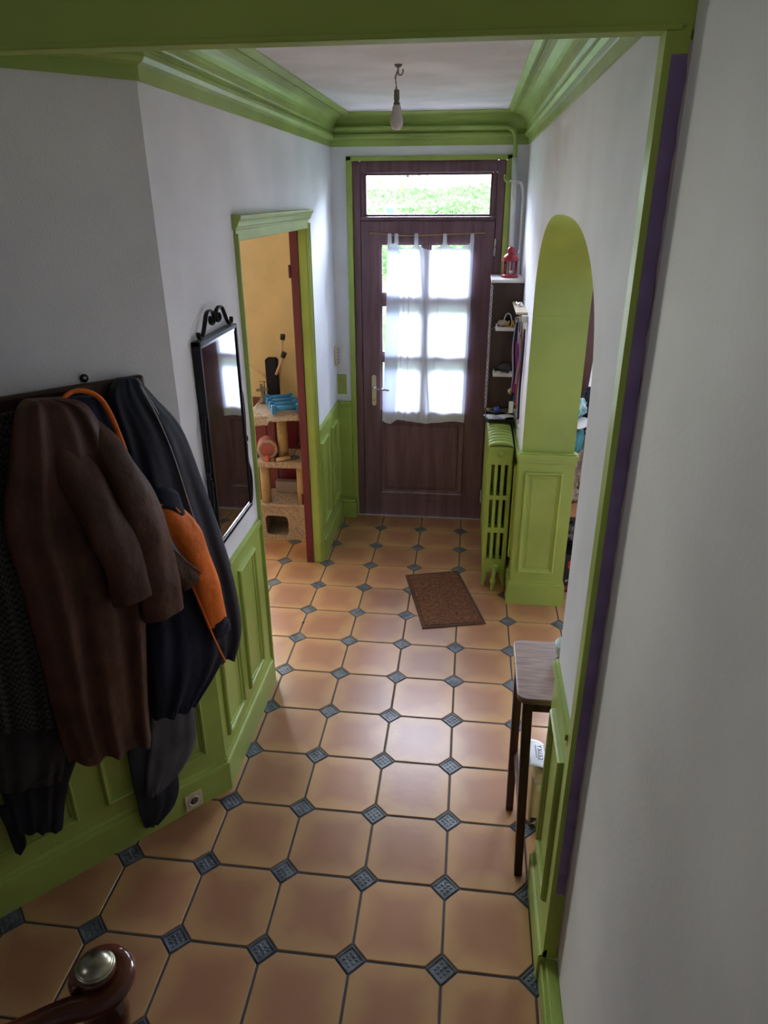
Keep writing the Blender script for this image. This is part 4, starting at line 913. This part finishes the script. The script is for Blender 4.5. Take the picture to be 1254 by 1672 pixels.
MB().tube([Mt2 @ Vector((.064*math.cos(t*PI/14), .064*math.sin(t*PI/14), .055)) for t in range(29)], .011, 8).build('fleece_rim', M['carpet'], tn)
tag(MB().ball((-1.105, 3.118, .650), .022, 14).build('toy_ball', mat('coral_felt', (.60, .14, .09, 1), .8), origin=(-1.105, 3.118, .650)), 'coral red felt ball in front of the plush tube toy', 'ball')
tag(MB().ball((-1.062, 3.125, .644), .016, 12).build('toy_ball', mat('brown_felt', (.22, .09, .05, 1), .8), origin=(-1.062, 3.125, .644)), 'small brown ball beside the plush tube toy', 'ball')
ws = thing('wand_toy', (-.98, 3.16, .64), 'pale wooden wand toy lying across the middle platform', 'pet toy')
MB().tube([(-1.028, 3.112, .645), (-.945, 3.17, .645)], .015, 12).build('handle', M['stickwood'], ws)
MB().lathe([(0, 0), (.035, .0), (.035, .006), (0, .007)], 18, c=(-.920, 3.20, .634)).build('disc', M['greyfab'], ws)
MB().tube(spline([(-.93, 3.20, .645), (-.90, 3.30, .72), (-.87, 3.38, .82)], 6), .0028, 6).build('cord', M['greyfab'], ws)
bk = MB().box(-1.12, -.90, 3.34, 3.40, .293, .385).build('plastic_crate', mat('mauve_plastic', (.30, .25, .27, 1), .5), bevel=.006)
tag(bk, 'low pale plastic crate standing behind the posts on the den top', 'crate')
tag(MB().tube(spline([(-1.05, 3.44, .60), (-1.06, 3.45, .5), (-1.09, 3.44, .42), (-1.09, 3.42, .30)], 6), .006, 8).build('cable', M['greyfab']), 'grey cable hanging behind the cat tree', 'cable')
# ------------------------------------------------------------------ mirror with wrought iron scrolls
mi = thing('wall_mirror', (XL, 1.08, 1.1), 'black framed mirror with iron scrolls on the left hall wall', 'mirror')
my0, my1, mz0, mz1 = .868, 1.292, 1.100, 1.905; fx = XL+.034
o = MB()
for r in ((my0, my1, mz0, mz0+.016), (my0, my1, mz1-.016, mz1), (my0, my0+.014, mz0, mz1), (my1-.012, my1, mz0, mz1)): o.box(XL+.001, fx, r[0], r[1], r[2], r[3])
o.build('frame', M['iron'], mi, weld=False, bevel=.002)
MB().box(XL+.004, XL+.028, my0+.01, my1-.008, mz0+.012, mz1-.012).build('mirror_glass', M['mirror'], mi)
o = MB()
for r in ((my0+.014, my1-.012, mz0+.016, mz0+.026), (my0+.014, my1-.012, mz1-.026, mz1-.016), (my0+.014, my0+.022, mz0+.016, mz1-.016)): o.box(XL+.028, XL+.0295, r[0], r[1], r[2], r[3])
o.build('bevelled_rim', M['chrome'], mi, weld=False)
def scroll(pts, name='scroll'):
    P_ = spline([(XL+.022, y, z) for y, z in pts], 7)
    # flat bar, 14 mm deep, 6 mm thick
    MB().tube(P_, .0085, 8, flat=.45, up=(0, 0, 1)).build(name, M['iron'], mi)
def curl(cy_, cz_, r0, a0, turns, sgn):
    return [(cy_+r0*(1-.62*k/14)*math.cos(a0+sgn*2*PI*turns*k/14), cz_+r0*(1-.62*k/14)*math.sin(a0+sgn*2*PI*turns*k/14)) for k in range(15)]
ym = (my0+my1)/2; zt_ = mz1
scroll(curl(my0+.045, zt_+.022, .018, PI*.9, .7, 1)[::-1][-10:]+[(my0+.030, zt_+.012), (my0+.055, zt_+.006), (my0+.085, zt_+.030), (my0+.125, zt_+.080), (my0+.160, zt_+.088)]+curl(my0+.175, zt_+.055, .030, PI*.5, .9, -1))
scroll(curl(my1-.045, zt_+.022, .018, PI*.1, .7, -1)[::-1][-10:]+[(my1-.030, zt_+.012), (my1-.055, zt_+.006), (my1-.085, zt_+.030), (my1-.125, zt_+.080), (my1-.160, zt_+.088)]+curl(my1-.175, zt_+.055, .030, PI*.5, .9, 1))
for yy, sg, zs in ((my0, -1, 1.50), (my1, 1, 1.50)):
    scroll([(yy+sg*.004, zs+.14), (yy+sg*.018, zs+.10), (yy+sg*.022, zs+.02), (yy+sg*.014, zs-.06)]+curl(yy+sg*.016, zs-.095, .016, PI/2, .8, -sg)[:12])
    scroll(curl(yy+sg*.016, zs-.135, .016, PI/2, .6, sg)[:8][::-1]+[(yy+sg*.012, zs-.19), (yy+sg*.038, zs-.25), (yy+sg*.042, zs-.31), (yy+sg*.022, zs-.375), (yy+sg*.002, zs-.39)])
# ------------------------------------------------------------------ coat rack and coats on the diagonal wall
cr = thing('coat_rack', dw(.45, 0, 1.75), 'long dark wooden coat rack board on the left diagonal wall', 'coat rack')
dplate(MB(), .112, 1.25, .001, .024, 1.66, 1.852).build('board', M['cabwood'], cr, bevel=.011, seg=4)
R2 = R
eye_ = MB().lathe([(.013, 0), (.013, .003), (0, .003)], 16, c=dw(.293, .004, 1.866), M=R2).build('hanging_eye', M['iron'], cr)
MB().lathe([(.005, 0), (.005, .002), (0, .002)], 10, c=dw(.293, .0075, 1.866), M=R2).build('screw', M['metal'], eye_)
for s_ in (.16, .33, .46, .66, .9, 1.1):
    MB().tube([dw(s_, .024, 1.775), dw(s_, .07, 1.782), dw(s_, .078, 1.80)], [.009, .008, .011], 10).build('peg', M['iron'], cr)
def catmull(rows, k=7):
    out = []
    V_ = [tuple(r_) for r_ in rows]; P_ = [V_[0]]+V_+[V_[-1]]
    for i in range(1, len(P_)-2):
        for j in range(k):
            t = j/k; out.append(tuple(.5*((2*b)+(c-a)*t+(2*a-5*b+4*c-d)*t*t+(3*b-a-3*c+d)*t**3) for a, b, c, d in zip(P_[i-1], P_[i], P_[i+1], P_[i+2])))
    out.append(V_[-1]); return out
def garment(rows, off0, off1, folds=5, amp=.012, seed=1, nu=72, topthin=.35, hemwave=.006):
    # closed draped body: rows of (s_left, z_left, s_right, z_right) in the wall's own plane
    R_ = catmull(rows); nv = len(R_); rnd = random.Random(seed)
    ph = [rnd.uniform(0, 6.28) for _ in range(8)]
    def fn(u, v):
        j = min(nv-1, int(round(v*(nv-1)))); sl, zl, sr, zr = R_[j]; a = 2*PI*u
        c_, s_ = math.cos(a), math.sin(a)
        w01 = .5-.5*math.copysign(abs(c_)**.85, c_); s = sl+(sr-sl)*w01; z = zl+(zr-zl)*w01
        th = (off1-off0)*(topthin+(1-topthin)*min(1, v*3.2)**.7); mid = off0+(off1-off0)/2
        base = off0
        if s_ >= 0:
            o_ = base+th*(.35+.65*abs(s_)**.6)
            f = amp*(.35+.65*v)*(math.sin(folds*2*PI*w01+ph[0]+2.2*v+1.1*math.sin(3*v+ph[1]))+.55*math.sin(folds*1.7*2*PI*w01+ph[2]-3*v)+.35*math.sin(13*v+7*w01+ph[3]))
            o_ += f*min(1, abs(s_)*1.6)
        else: o_ = base+th*.35*(1-abs(s_)**.6)
        if v > .9: z += hemwave*math.sin(folds*2*PI*w01+ph[4])*(v-.9)*10
        return dw(s, max(o_, .004), z)
    o = MB(); o.grid(fn, nu, nv, 0, True)
    top = [fn(k/nu, 0) for k in range(nu)]; o.add(top, [tuple(range(nu))])
    bot = [fn(k/nu, 1) for k in range(nu)]; ctr = sum(bot, Vector())/nu
    inner = [p+Vector((0, 0, .035)) for p in bot]
    o.add(bot+inner, [(k, (k+1) % nu, nu+(k+1) % nu, nu+k) for k in range(nu)], 0, True); o.add(inner, [tuple(range(nu-1, -1, -1))])
    return o
def dpath(pts, off): return spline([dw(s, off if isinstance(off, float) else off[i], z) for i, (s, z) in enumerate(pts)], 6)
def sleeve(pts, offs, rads, wdir=None, seed=0, cuff=True, nu=30):
    C_ = dpath(pts, offs); m = len(C_); rnd = random.Random(seed); ph = [rnd.uniform(0, 6.28) for _ in range(6)]
    def rad(t):
        k = t*(len(rads)-1); i = min(len(rads)-2, int(k)); return rads[i]+(rads[i+1]-rads[i])*(k-i)
    Nv = Vector((NRM.x, NRM.y, 0))
    def fn(u, v):
        i = min(m-1, int(round(v*(m-1)))); T = (C_[min(i+1, m-1)]-C_[max(i-1, 0)]).normalized(); side = T.cross(Nv).normalized(); up = side.cross(T)
        r_ = rad(v); a = 2*PI*u
        f = 1+.07*math.sin(3*a+ph[0]+4*v)+.06*math.sin(17*v+2*a+ph[1])*math.sin(PI*v)+.04*math.sin(5*a+9*v+ph[2])
        return C_[i]+side*(r_*f*math.cos(a))+up*(r_*.62*f*math.sin(a))
    o = MB(); o.grid(fn, nu, m, 0, True)
    o.add([fn(k/nu, 0) for k in range(nu)], [tuple(range(nu))])
    e = [fn(k/nu, 1) for k in range(nu)]; c_ = sum(e, Vector())/nu; T = (C_[-1]-C_[-2]).normalized()
    inn = [c_+(p-c_)*.86 for p in e]; deep = [c_+(p-c_)*.80-T*.05 for p in e]
    o.add(e+inn+deep, [(k, (k+1) % nu, nu+(k+1) % nu, nu+k) for k in range(nu)]+[(nu+k, nu+(k+1) % nu, 2*nu+(k+1) % nu, 2*nu+k) for k in range(nu)], 0, True); o.add(deep, [tuple(range(nu))])
    return o
G = 'coats on the rack'
# big navy jacket with pale piping
navy = [(0.207,1.859,0.146,1.853),(0.244,1.812,0.104,1.787),(0.237,1.673,0.031,1.670),(0.234,1.505,-0.022,1.459),(0.230,1.326,-0.064,1.255),(0.216,1.130,-0.104,1.008),(0.197,0.945,-0.109,0.811),(0.148,0.773,-0.064,0.701)]
t = thing('hanging_jacket', dw(.16, .05, 1.8), 'long navy jacket with thin pale piping, hanging nearest the mirror', 'coat', G)
garment(navy, .030, .115, 3, .007, 2).build('body', M['navysheen'], t, weld=False)
for pts, of in (([(0.151,1.852),(0.098,1.758),(0.043,1.611),(-0.018,1.463),(-0.062,1.284),(-0.099,1.094)], .062), ([(0.165,1.84),(0.126,1.735),(0.089,1.592),(0.054,1.394),(0.017,1.215)], .118), ([(0.160,1.845),(0.112,1.735),(0.066,1.592),(0.016,1.394),(-0.030,1.215), (-.06, 1.1)], .100)):
    MB().tube(dpath(pts, of), .0028, 6).build('piping', M['piping'], t)
# navy coat with orange lining and sleeve
org_rows = [(0.403,1.845,0.284,1.827),(0.420,1.778,0.246,1.654),(0.396,1.601,0.199,1.508),(0.337,1.397,0.090,1.365),(0.278,1.195,0.012,1.146),(0.271,0.997,-0.015,0.872),(0.285,0.822,0.014,0.746),(0.306,0.635,0.144,0.609)]
t = thing('hanging_jacket', dw(.30, .1, 1.8), 'navy jacket with orange collar piping and a bright orange sleeve', 'coat', G)
garment(org_rows, .085, .165, 3, .007, 5).build('body', M['navy'], t, weld=False)
MB().tube(dpath([(0.416,1.80),(0.395,1.850),(0.351,1.862),(0.303,1.835),(0.275,1.772),(0.250,1.654)], .135), .009, 8, flat=.6).build('collar_piping', M['orange'], t)
sl_ = sleeve([(0.215,1.50),(0.162,1.435),(0.108,1.318),(0.066,1.137),(0.036,0.952)], [.16, .17, .185, .185, .17], [.025, .045, .055, .048, .040], seed=4).build('sleeve', M['orange'], t, weld=False)
sleeve([(0.036,0.965),(0.028,0.925),(0.020,0.895)], [.172, .170, .168], [.042, .045, .036], seed=7).build('cuff', M['navy'], sl_, weld=False)
def flapf(u, v):
    return dw(.235-.115*u-.02*v, .185+.018*math.sin(PI*u), 1.515-.02*u-.055*v+.03*math.sin(PI*u)-.02*u*v*3)
fp_ = MB().grid(flapf, 12, 6).build('collar_flap', M['navy'], t, solid=.006)
MB().tube(dpath([(0.228,1.462),(0.19,1.475),(0.15,1.462),(0.128,1.43)], .200), .0035, 6).build('flap_piping', M['orange'], fp_)
MB().lathe([(.007, 0), (.007, .003), (0, .003)], 12, c=dw(.205, .197, 1.497), M=R2).build('button', M['metal'], fp_)
MB().tube(dpath([(0.135,1.22),(0.092,1.037),(0.057,0.892),(0.020,0.772)], [.196, .196, .19, .175]), .0042, 6).build('zip_piping', M['orange'], t)
# brown suede jacket
br = [(0.507,1.866,0.413,1.855),(0.538,1.833,0.343,1.817),(0.583,1.703,0.306,1.664),(0.634,1.533,0.287,1.425),(0.631,1.334,0.281,1.200),(0.631,1.119,0.305,0.968),(0.631,0.884,0.331,0.748),(0.621,0.662,0.341,0.602)]
t = thing('hanging_jacket', dw(.46, .15, 1.8), 'large brown suede jacket with wide sleeves, front of the rack', 'coat', G)
garment(br, .135, .235, 3, .014, 9).build('body', M['leather'], t, weld=False)
sleeve([(0.470,1.80),(0.425,1.65),(0.392,1.50),(0.360,1.362),(0.347,1.222)], [.155, .225, .26, .27, .268], [.030, .058, .064, .060, .060], seed=11).build('sleeve', M['leather'], t, weld=False)
sleeve([(0.385,1.81),(0.335,1.70),(0.290,1.55),(0.258,1.343),(0.250,1.112)], [.14, .20, .24, .25, .235], [.028, .055, .064, .066, .068], seed=13).build('sleeve', M['leather'], t, weld=False)
# second, thinner leather sleeve with zip
t = thing('hanging_jacket', dw(.25, .12, 1.7), 'brown leather jacket sleeve with a zip, squeezed behind the suede jacket', 'coat', G)
sleeve([(0.325,1.70),(0.300,1.60),(0.249,1.413),(0.190,1.28),(0.118,1.165)], [.18, .195, .205, .205, .20], [.035, .045, .048, .045, .036], seed=17).build('sleeve', M['leather2'], t, weld=False)
MB().tube(dpath([(0.28,1.58),(0.225,1.413),(0.165,1.30),(0.092,1.20)], [.225, .235, .235, .222]), .003, 6).build('zip', M['leather'], t)
# grey cloth, denim, check coat, charcoal, black trousers
t = thing('hanging_trousers', dw(.22, .05, .7), 'grey cloth garment hanging low below the navy jacket', 'garment', G)
garment([(0.259,0.95,0.110,0.90),(0.259,0.775,0.110,0.701),(0.283,0.646,0.124,0.531),(0.313,0.488,0.137,0.384),(0.347,0.341,0.208,0.284),(0.364,0.232,0.308,0.236)], .050, .085, 2, .003, 21, topthin=.8, hemwave=.002).build('cloth', M['greyfab'], t, weld=False)
t = thing('hanging_trousers', dw(.32, .04, .4), 'dark denim leg hanging lowest beside the wall socket', 'garment', G)
garment([(0.378,1.0,0.249,1.0),(0.378,0.768,0.249,0.702),(0.391,0.549,0.246,0.465),(0.399,0.344,0.222,0.229),(0.395,0.166,0.254,0.110),(0.388,0.075,0.332,0.058)], .036, .062, 2, .003, 23, topthin=.8, hemwave=.002).build('cloth', M['denim'], t, weld=False)
t = thing('hanging_coat', dw(.66, .1, 1.8), 'dark checked wool coat at the left end of the rack', 'coat', G)
garment([(0.659,1.824,0.528,1.829),(0.722,1.646,0.589,1.572),(0.761,1.372,0.596,1.289),(0.787,1.109,0.586,1.013),(0.804,0.874,0.609,0.789)], .100, .180, 3, .010, 25).build('body', M['hound'], t, weld=False)
t = thing('hanging_coat', dw(.7, .06, 1.0), 'charcoal coat hem showing below the checked coat', 'coat', G)
garment([(0.79,1.35,0.60,1.3),(0.803,1.009,0.598,0.904),(0.819,0.776,0.596,0.669),(0.832,0.589,0.636,0.522)], .065, .110, 3, .008, 27).build('body', M['charfab'], t, weld=False)
t = thing('hanging_trousers', dw(.7, .04, .8), 'black garment hanging lowest at the left, with a dangling tie', 'garment', G)
garment([(0.813,1.10,0.570,1.0),(0.813,0.852,0.500,0.715),(0.817,0.582,0.618,0.450),(0.820,0.431,0.665,0.289),(0.823,0.366,0.675,0.281)], .036, .070, 4, .006, 29, topthin=.8).build('cloth', M['blackfab'], t, weld=False)
garment([(.845, .50, .775, .46), (.835, .40, .785, .36), (.832, .33, .790, .29), (.830, .275, .812, .262)], .038, .060, 1, .003, 31, topthin=.9).build('tie', M['blackfab'], t, weld=False)
# ------------------------------------------------------------------ newel post with volute handrail and stair flight
nx, ny, nz = -.326, -.762, 1.063
nw = thing('newel_post', (nx, ny, 0), 'polished mahogany newel post with volute handrail and brass cap', 'newel post')
MB().lathe([(.05, 0), (.05, .25), (.04, .27), (.034, .30), (.030, .60), (.038, .90), (.044, .96), (.036, .98), (.036, 1.03)], 24, c=(nx, ny, 0)).build('post', M['newelwood'], nw)
vol = []
for k in range(40):
    t = k/39; a = -1.30+t*5.4; r_ = .033+.015*(1-t)
    vol.append((nx+.002+r_*math.cos(a), ny+r_*math.sin(a), nz-.022+.008*t))
rail_in = [(-1.02, -1.62, 1.62), (-.80, -1.32, 1.37), (-.62, -1.07, 1.17), (-.50, -.950, 1.080), (-.415, -.872, 1.050), (-.358, -.826, 1.041)]
P_ = spline(rail_in+[vol[0]], 6)[:-1]+[Vector(v) for v in vol]
rr_ = [.025]*(len(P_)-len(vol))+[.0245-.006*k/39 for k in range(40)]
MB().tube(P_, rr_, 16, flat=.75).build('handrail', M['newelwood'], nw)
MB().lathe([(.036, -.045), (.036, -.004), (.034, .004), (0, .006)], 28, c=(nx, ny, nz+.004)).build('volute_core', M['newelwood'], nw)
tilt = Matrix.Rotation(-.10, 4, 'X')
MB().lathe([(.0345, 0), (.0355, .004), (.033, .008), (.031, .007), (.0295, .010), (.025, .0155), (.016, .0195), (.006, .0215), (0, .022)], 32, c=(nx, ny, nz+.008), M=tilt).build('brass_cap', M['brass'], nw)
o = MB()
for k in range(6):
    y_ = -.62-k*.25; o.box(-.36 if k else -.30, .625, y_-.25-.02, y_, k*.17, k*.17+.17)
    o.box(-.38 if k else -.30, .627, y_-.26, y_+.02, k*.17+.15, k*.17+.172)
struct(o.build('trim_13', M['treadwood'], weld=False, bevel=.004))
# ------------------------------------------------------------------ small dark crumb on the floor
tag(MB().ball((-.62, 2.015, .003), .006, 8, sc=(1.6, .8, .5)).build('floor_crumb', M['blackpl']), 'tiny dark crumb on the tiles near the left wall', 'crumb')
# ------------------------------------------------------------------ outdoors
struct(MB().box(-9, 9, YO+.1, 14, -.12, -.02).build('ground', M['ground']))
hd = MB(); rnd = random.Random(3)
def hedgef(u, v):
    x = -6+12*u; z = .0+2.47*v; y = 7.0+.12*math.sin(x*3.1)+.08*math.sin(z*7+x*5)+(.9*max(0, v-.93)*6)
    return Vector((x, y, z+.015*math.sin(x*2.3)+.01*math.sin(x*9)))
hd.grid(hedgef, 90, 24)
hd.box(-6, 6, 7.3, 7.9, -.02, 2.3)
for k in range(9000):
    u, v = rnd.random(), rnd.uniform(.6, 1.0); 
    if k % 3 == 0: v = rnd.uniform(.82, 1.0)
    x = -2.2+4.0*u; p = hedgef((x+6)/12, v); s_ = rnd.uniform(.014, .035); a, b = rnd.uniform(0, 6.28), rnd.uniform(-1, 1)
    d1 = Vector((math.cos(a), math.sin(a)*.5, math.sin(b)))*s_; d2 = Vector((-math.sin(a)*.3, .4, math.cos(b)))*s_*.6
    p = p+Vector((rnd.uniform(-.03, .03), -rnd.uniform(0, .09), rnd.uniform(-.03, .05)))
    hd.add([p-d1, p+d2, p+d1, p-d2], [(0, 1, 2, 3)], 0)
hg = hd.build('hedge', M['hedge'], weld=False); tag(hg, 'tall clipped green hedge seen through the glass above the front door', 'hedge')
sg = thing('garden_sign', (-.53, 6.0, 0), 'small blue and white panel outside, low in the transom glass', 'sign')
MB().box(-.575, -.48, 5.99, 6.0, 2.18, 2.305).build('white_panel', M['whitep'], sg); MB().box(-.56, -.485, 5.982, 5.99, 2.18, 2.275).build('blue_panel', mat('sky_blue', (.05, .30, .55, 1), .4), sg)
MB().tube([(-.52, 6.02, -.02), (-.52, 6.02, 2.25)], .02, 8).build('pole', M['metal'], sg)
vn = thing('climbing_vine', (-.4, 4.25, 2.0), 'thin vine stem with a few leaves hanging outside the transom', 'vine')
MB().tube(spline([(-.40, 4.3, -.02), (-.45, 4.3, 1.2), (-.47, 4.3, 2.20), (-.43, 4.3, 2.34), (-.405, 4.3, 2.42), (-.40, 4.3, 2.50), (-.415, 4.3, 2.60), (-.42, 4.3, 3.2)], 6), .0035, 6).build('stem', M['stem'], vn)
MB().tube(spline([(-.43, 4.3, 2.62), (-.2, 4.3, 2.56), (.1, 4.3, 2.59), (.35, 4.3, 2.62)], 6), .003, 6).build('stem', M['stem'], vn)
for k, (x, z, s_, a) in enumerate([(-.42, 2.49, .03, -1.5), (-.405, 2.46, .025, -1.7), (-.32, 2.53, .025, -1.2), (-.265, 2.50, .035, -1.3), (-.245, 2.445, .040, -1.7), (-.225, 2.52, .03, -.9), (-.19, 2.53, .03, -1.8), (-.115, 2.52, .03, -1.5), (-.06, 2.54, .03, -1.4), (.02, 2.55, .025, -1.6)]):
    pts = [(0, 0), (s_*.5, s_*.42), (s_*1.1, s_*.38), (s_*1.7, 0), (s_*1.1, -s_*.38), (s_*.5, -s_*.42)]
    MB().prism(pts, 0, .001, 2, M=Matrix.Translation((x, 4.29, z+.02)) @ Matrix.Rotation(PI/2, 4, 'X') @ Matrix.Rotation(a, 4, 'Z')).build('leaf', M['leaf'], vn)
# ------------------------------------------------------------------ light
wd = bpy.data.worlds.new('sky'); SC.world = wd; wd.use_nodes = True; nt = wd.node_tree
bg = nt.nodes['Background']; bg.inputs[0].default_value = (.80, .88, 1.06, 1); bg.inputs[1].default_value = 7.5
def area(name, loc, rot, sx, sy, e, col, spread=PI):
    l = bpy.data.lights.new(name, 'AREA'); l.shape = 'RECTANGLE'; l.size = sx; l.size_y = sy; l.energy = e; l.color = col; l.spread = spread
    o = bpy.data.objects.new(name, l); COL.objects.link(o); o.location = loc; o.rotation_euler = rot; return o
# overcast sky above the garden, pouring at the door
area('sky_light_garden', (0, 5.6, 4.2), (math.radians(-50), 0, 0), 4.5, 2.6, 2200, (.84, .88, 1.10))
# daylight through the side-room windows
area('window_light_right', (1.9, YD+.30, 1.65), (math.radians(-90), 0, 0), 1.2, 1.4, 70, (.95, .96, 1.06))
area('window_light_left', (-2.0, YD+.30, 1.65), (math.radians(-90), 0, 0), 1.0, 1.4, 92, (1.0, .97, .92))
# dim lamp added at the stairwell's left wall, narrowed onto the near wall
area('stair_fill_light', (-2.36, -1.5, 3.0), (0, math.radians(-80), 0), 1.2, .7, 4.2, (1.0, .97, .93), math.radians(100))
# ------------------------------------------------------------------ camera
cam = bpy.data.cameras.new('camera'); co_ = bpy.data.objects.new('camera', cam); COL.objects.link(co_)
F_PX = 1144.21; cam.sensor_fit = 'VERTICAL'; cam.sensor_height = 36; cam.lens = F_PX/1672*36; cam.clip_start = .02
yaw, pit, rol = .1203, -.4222, -.0055
f_ = Vector((-math.sin(yaw)*math.cos(pit), math.cos(yaw)*math.cos(pit), math.sin(pit))); r_ = Vector((math.cos(yaw), math.sin(yaw), 0)); u_ = r_.cross(f_)
r2 = r_*math.cos(rol)+u_*math.sin(rol); u2 = -r_*math.sin(rol)+u_*math.cos(rol)
mw = Matrix(((r2.x, u2.x, -f_.x, .309), (r2.y, u2.y, -f_.y, -1.5295), (r2.z, u2.z, -f_.z, 2.3692), (0, 0, 0, 1)))
co_.matrix_world = mw; SC.camera = co_
SC.view_settings.view_transform = 'Standard'; SC.view_settings.look = 'None'; SC.view_settings.gamma = 1; SC.view_settings.exposure = 0.42; SC.view_settings.use_curve_mapping = False
try:
    SC.cycles.max_bounces = 10; SC.cycles.diffuse_bounces = 6; SC.cycles.transparent_max_bounces = 12; SC.cycles.use_denoising = True; SC.cycles.sample_clamp_indirect = 8
except Exception: pass
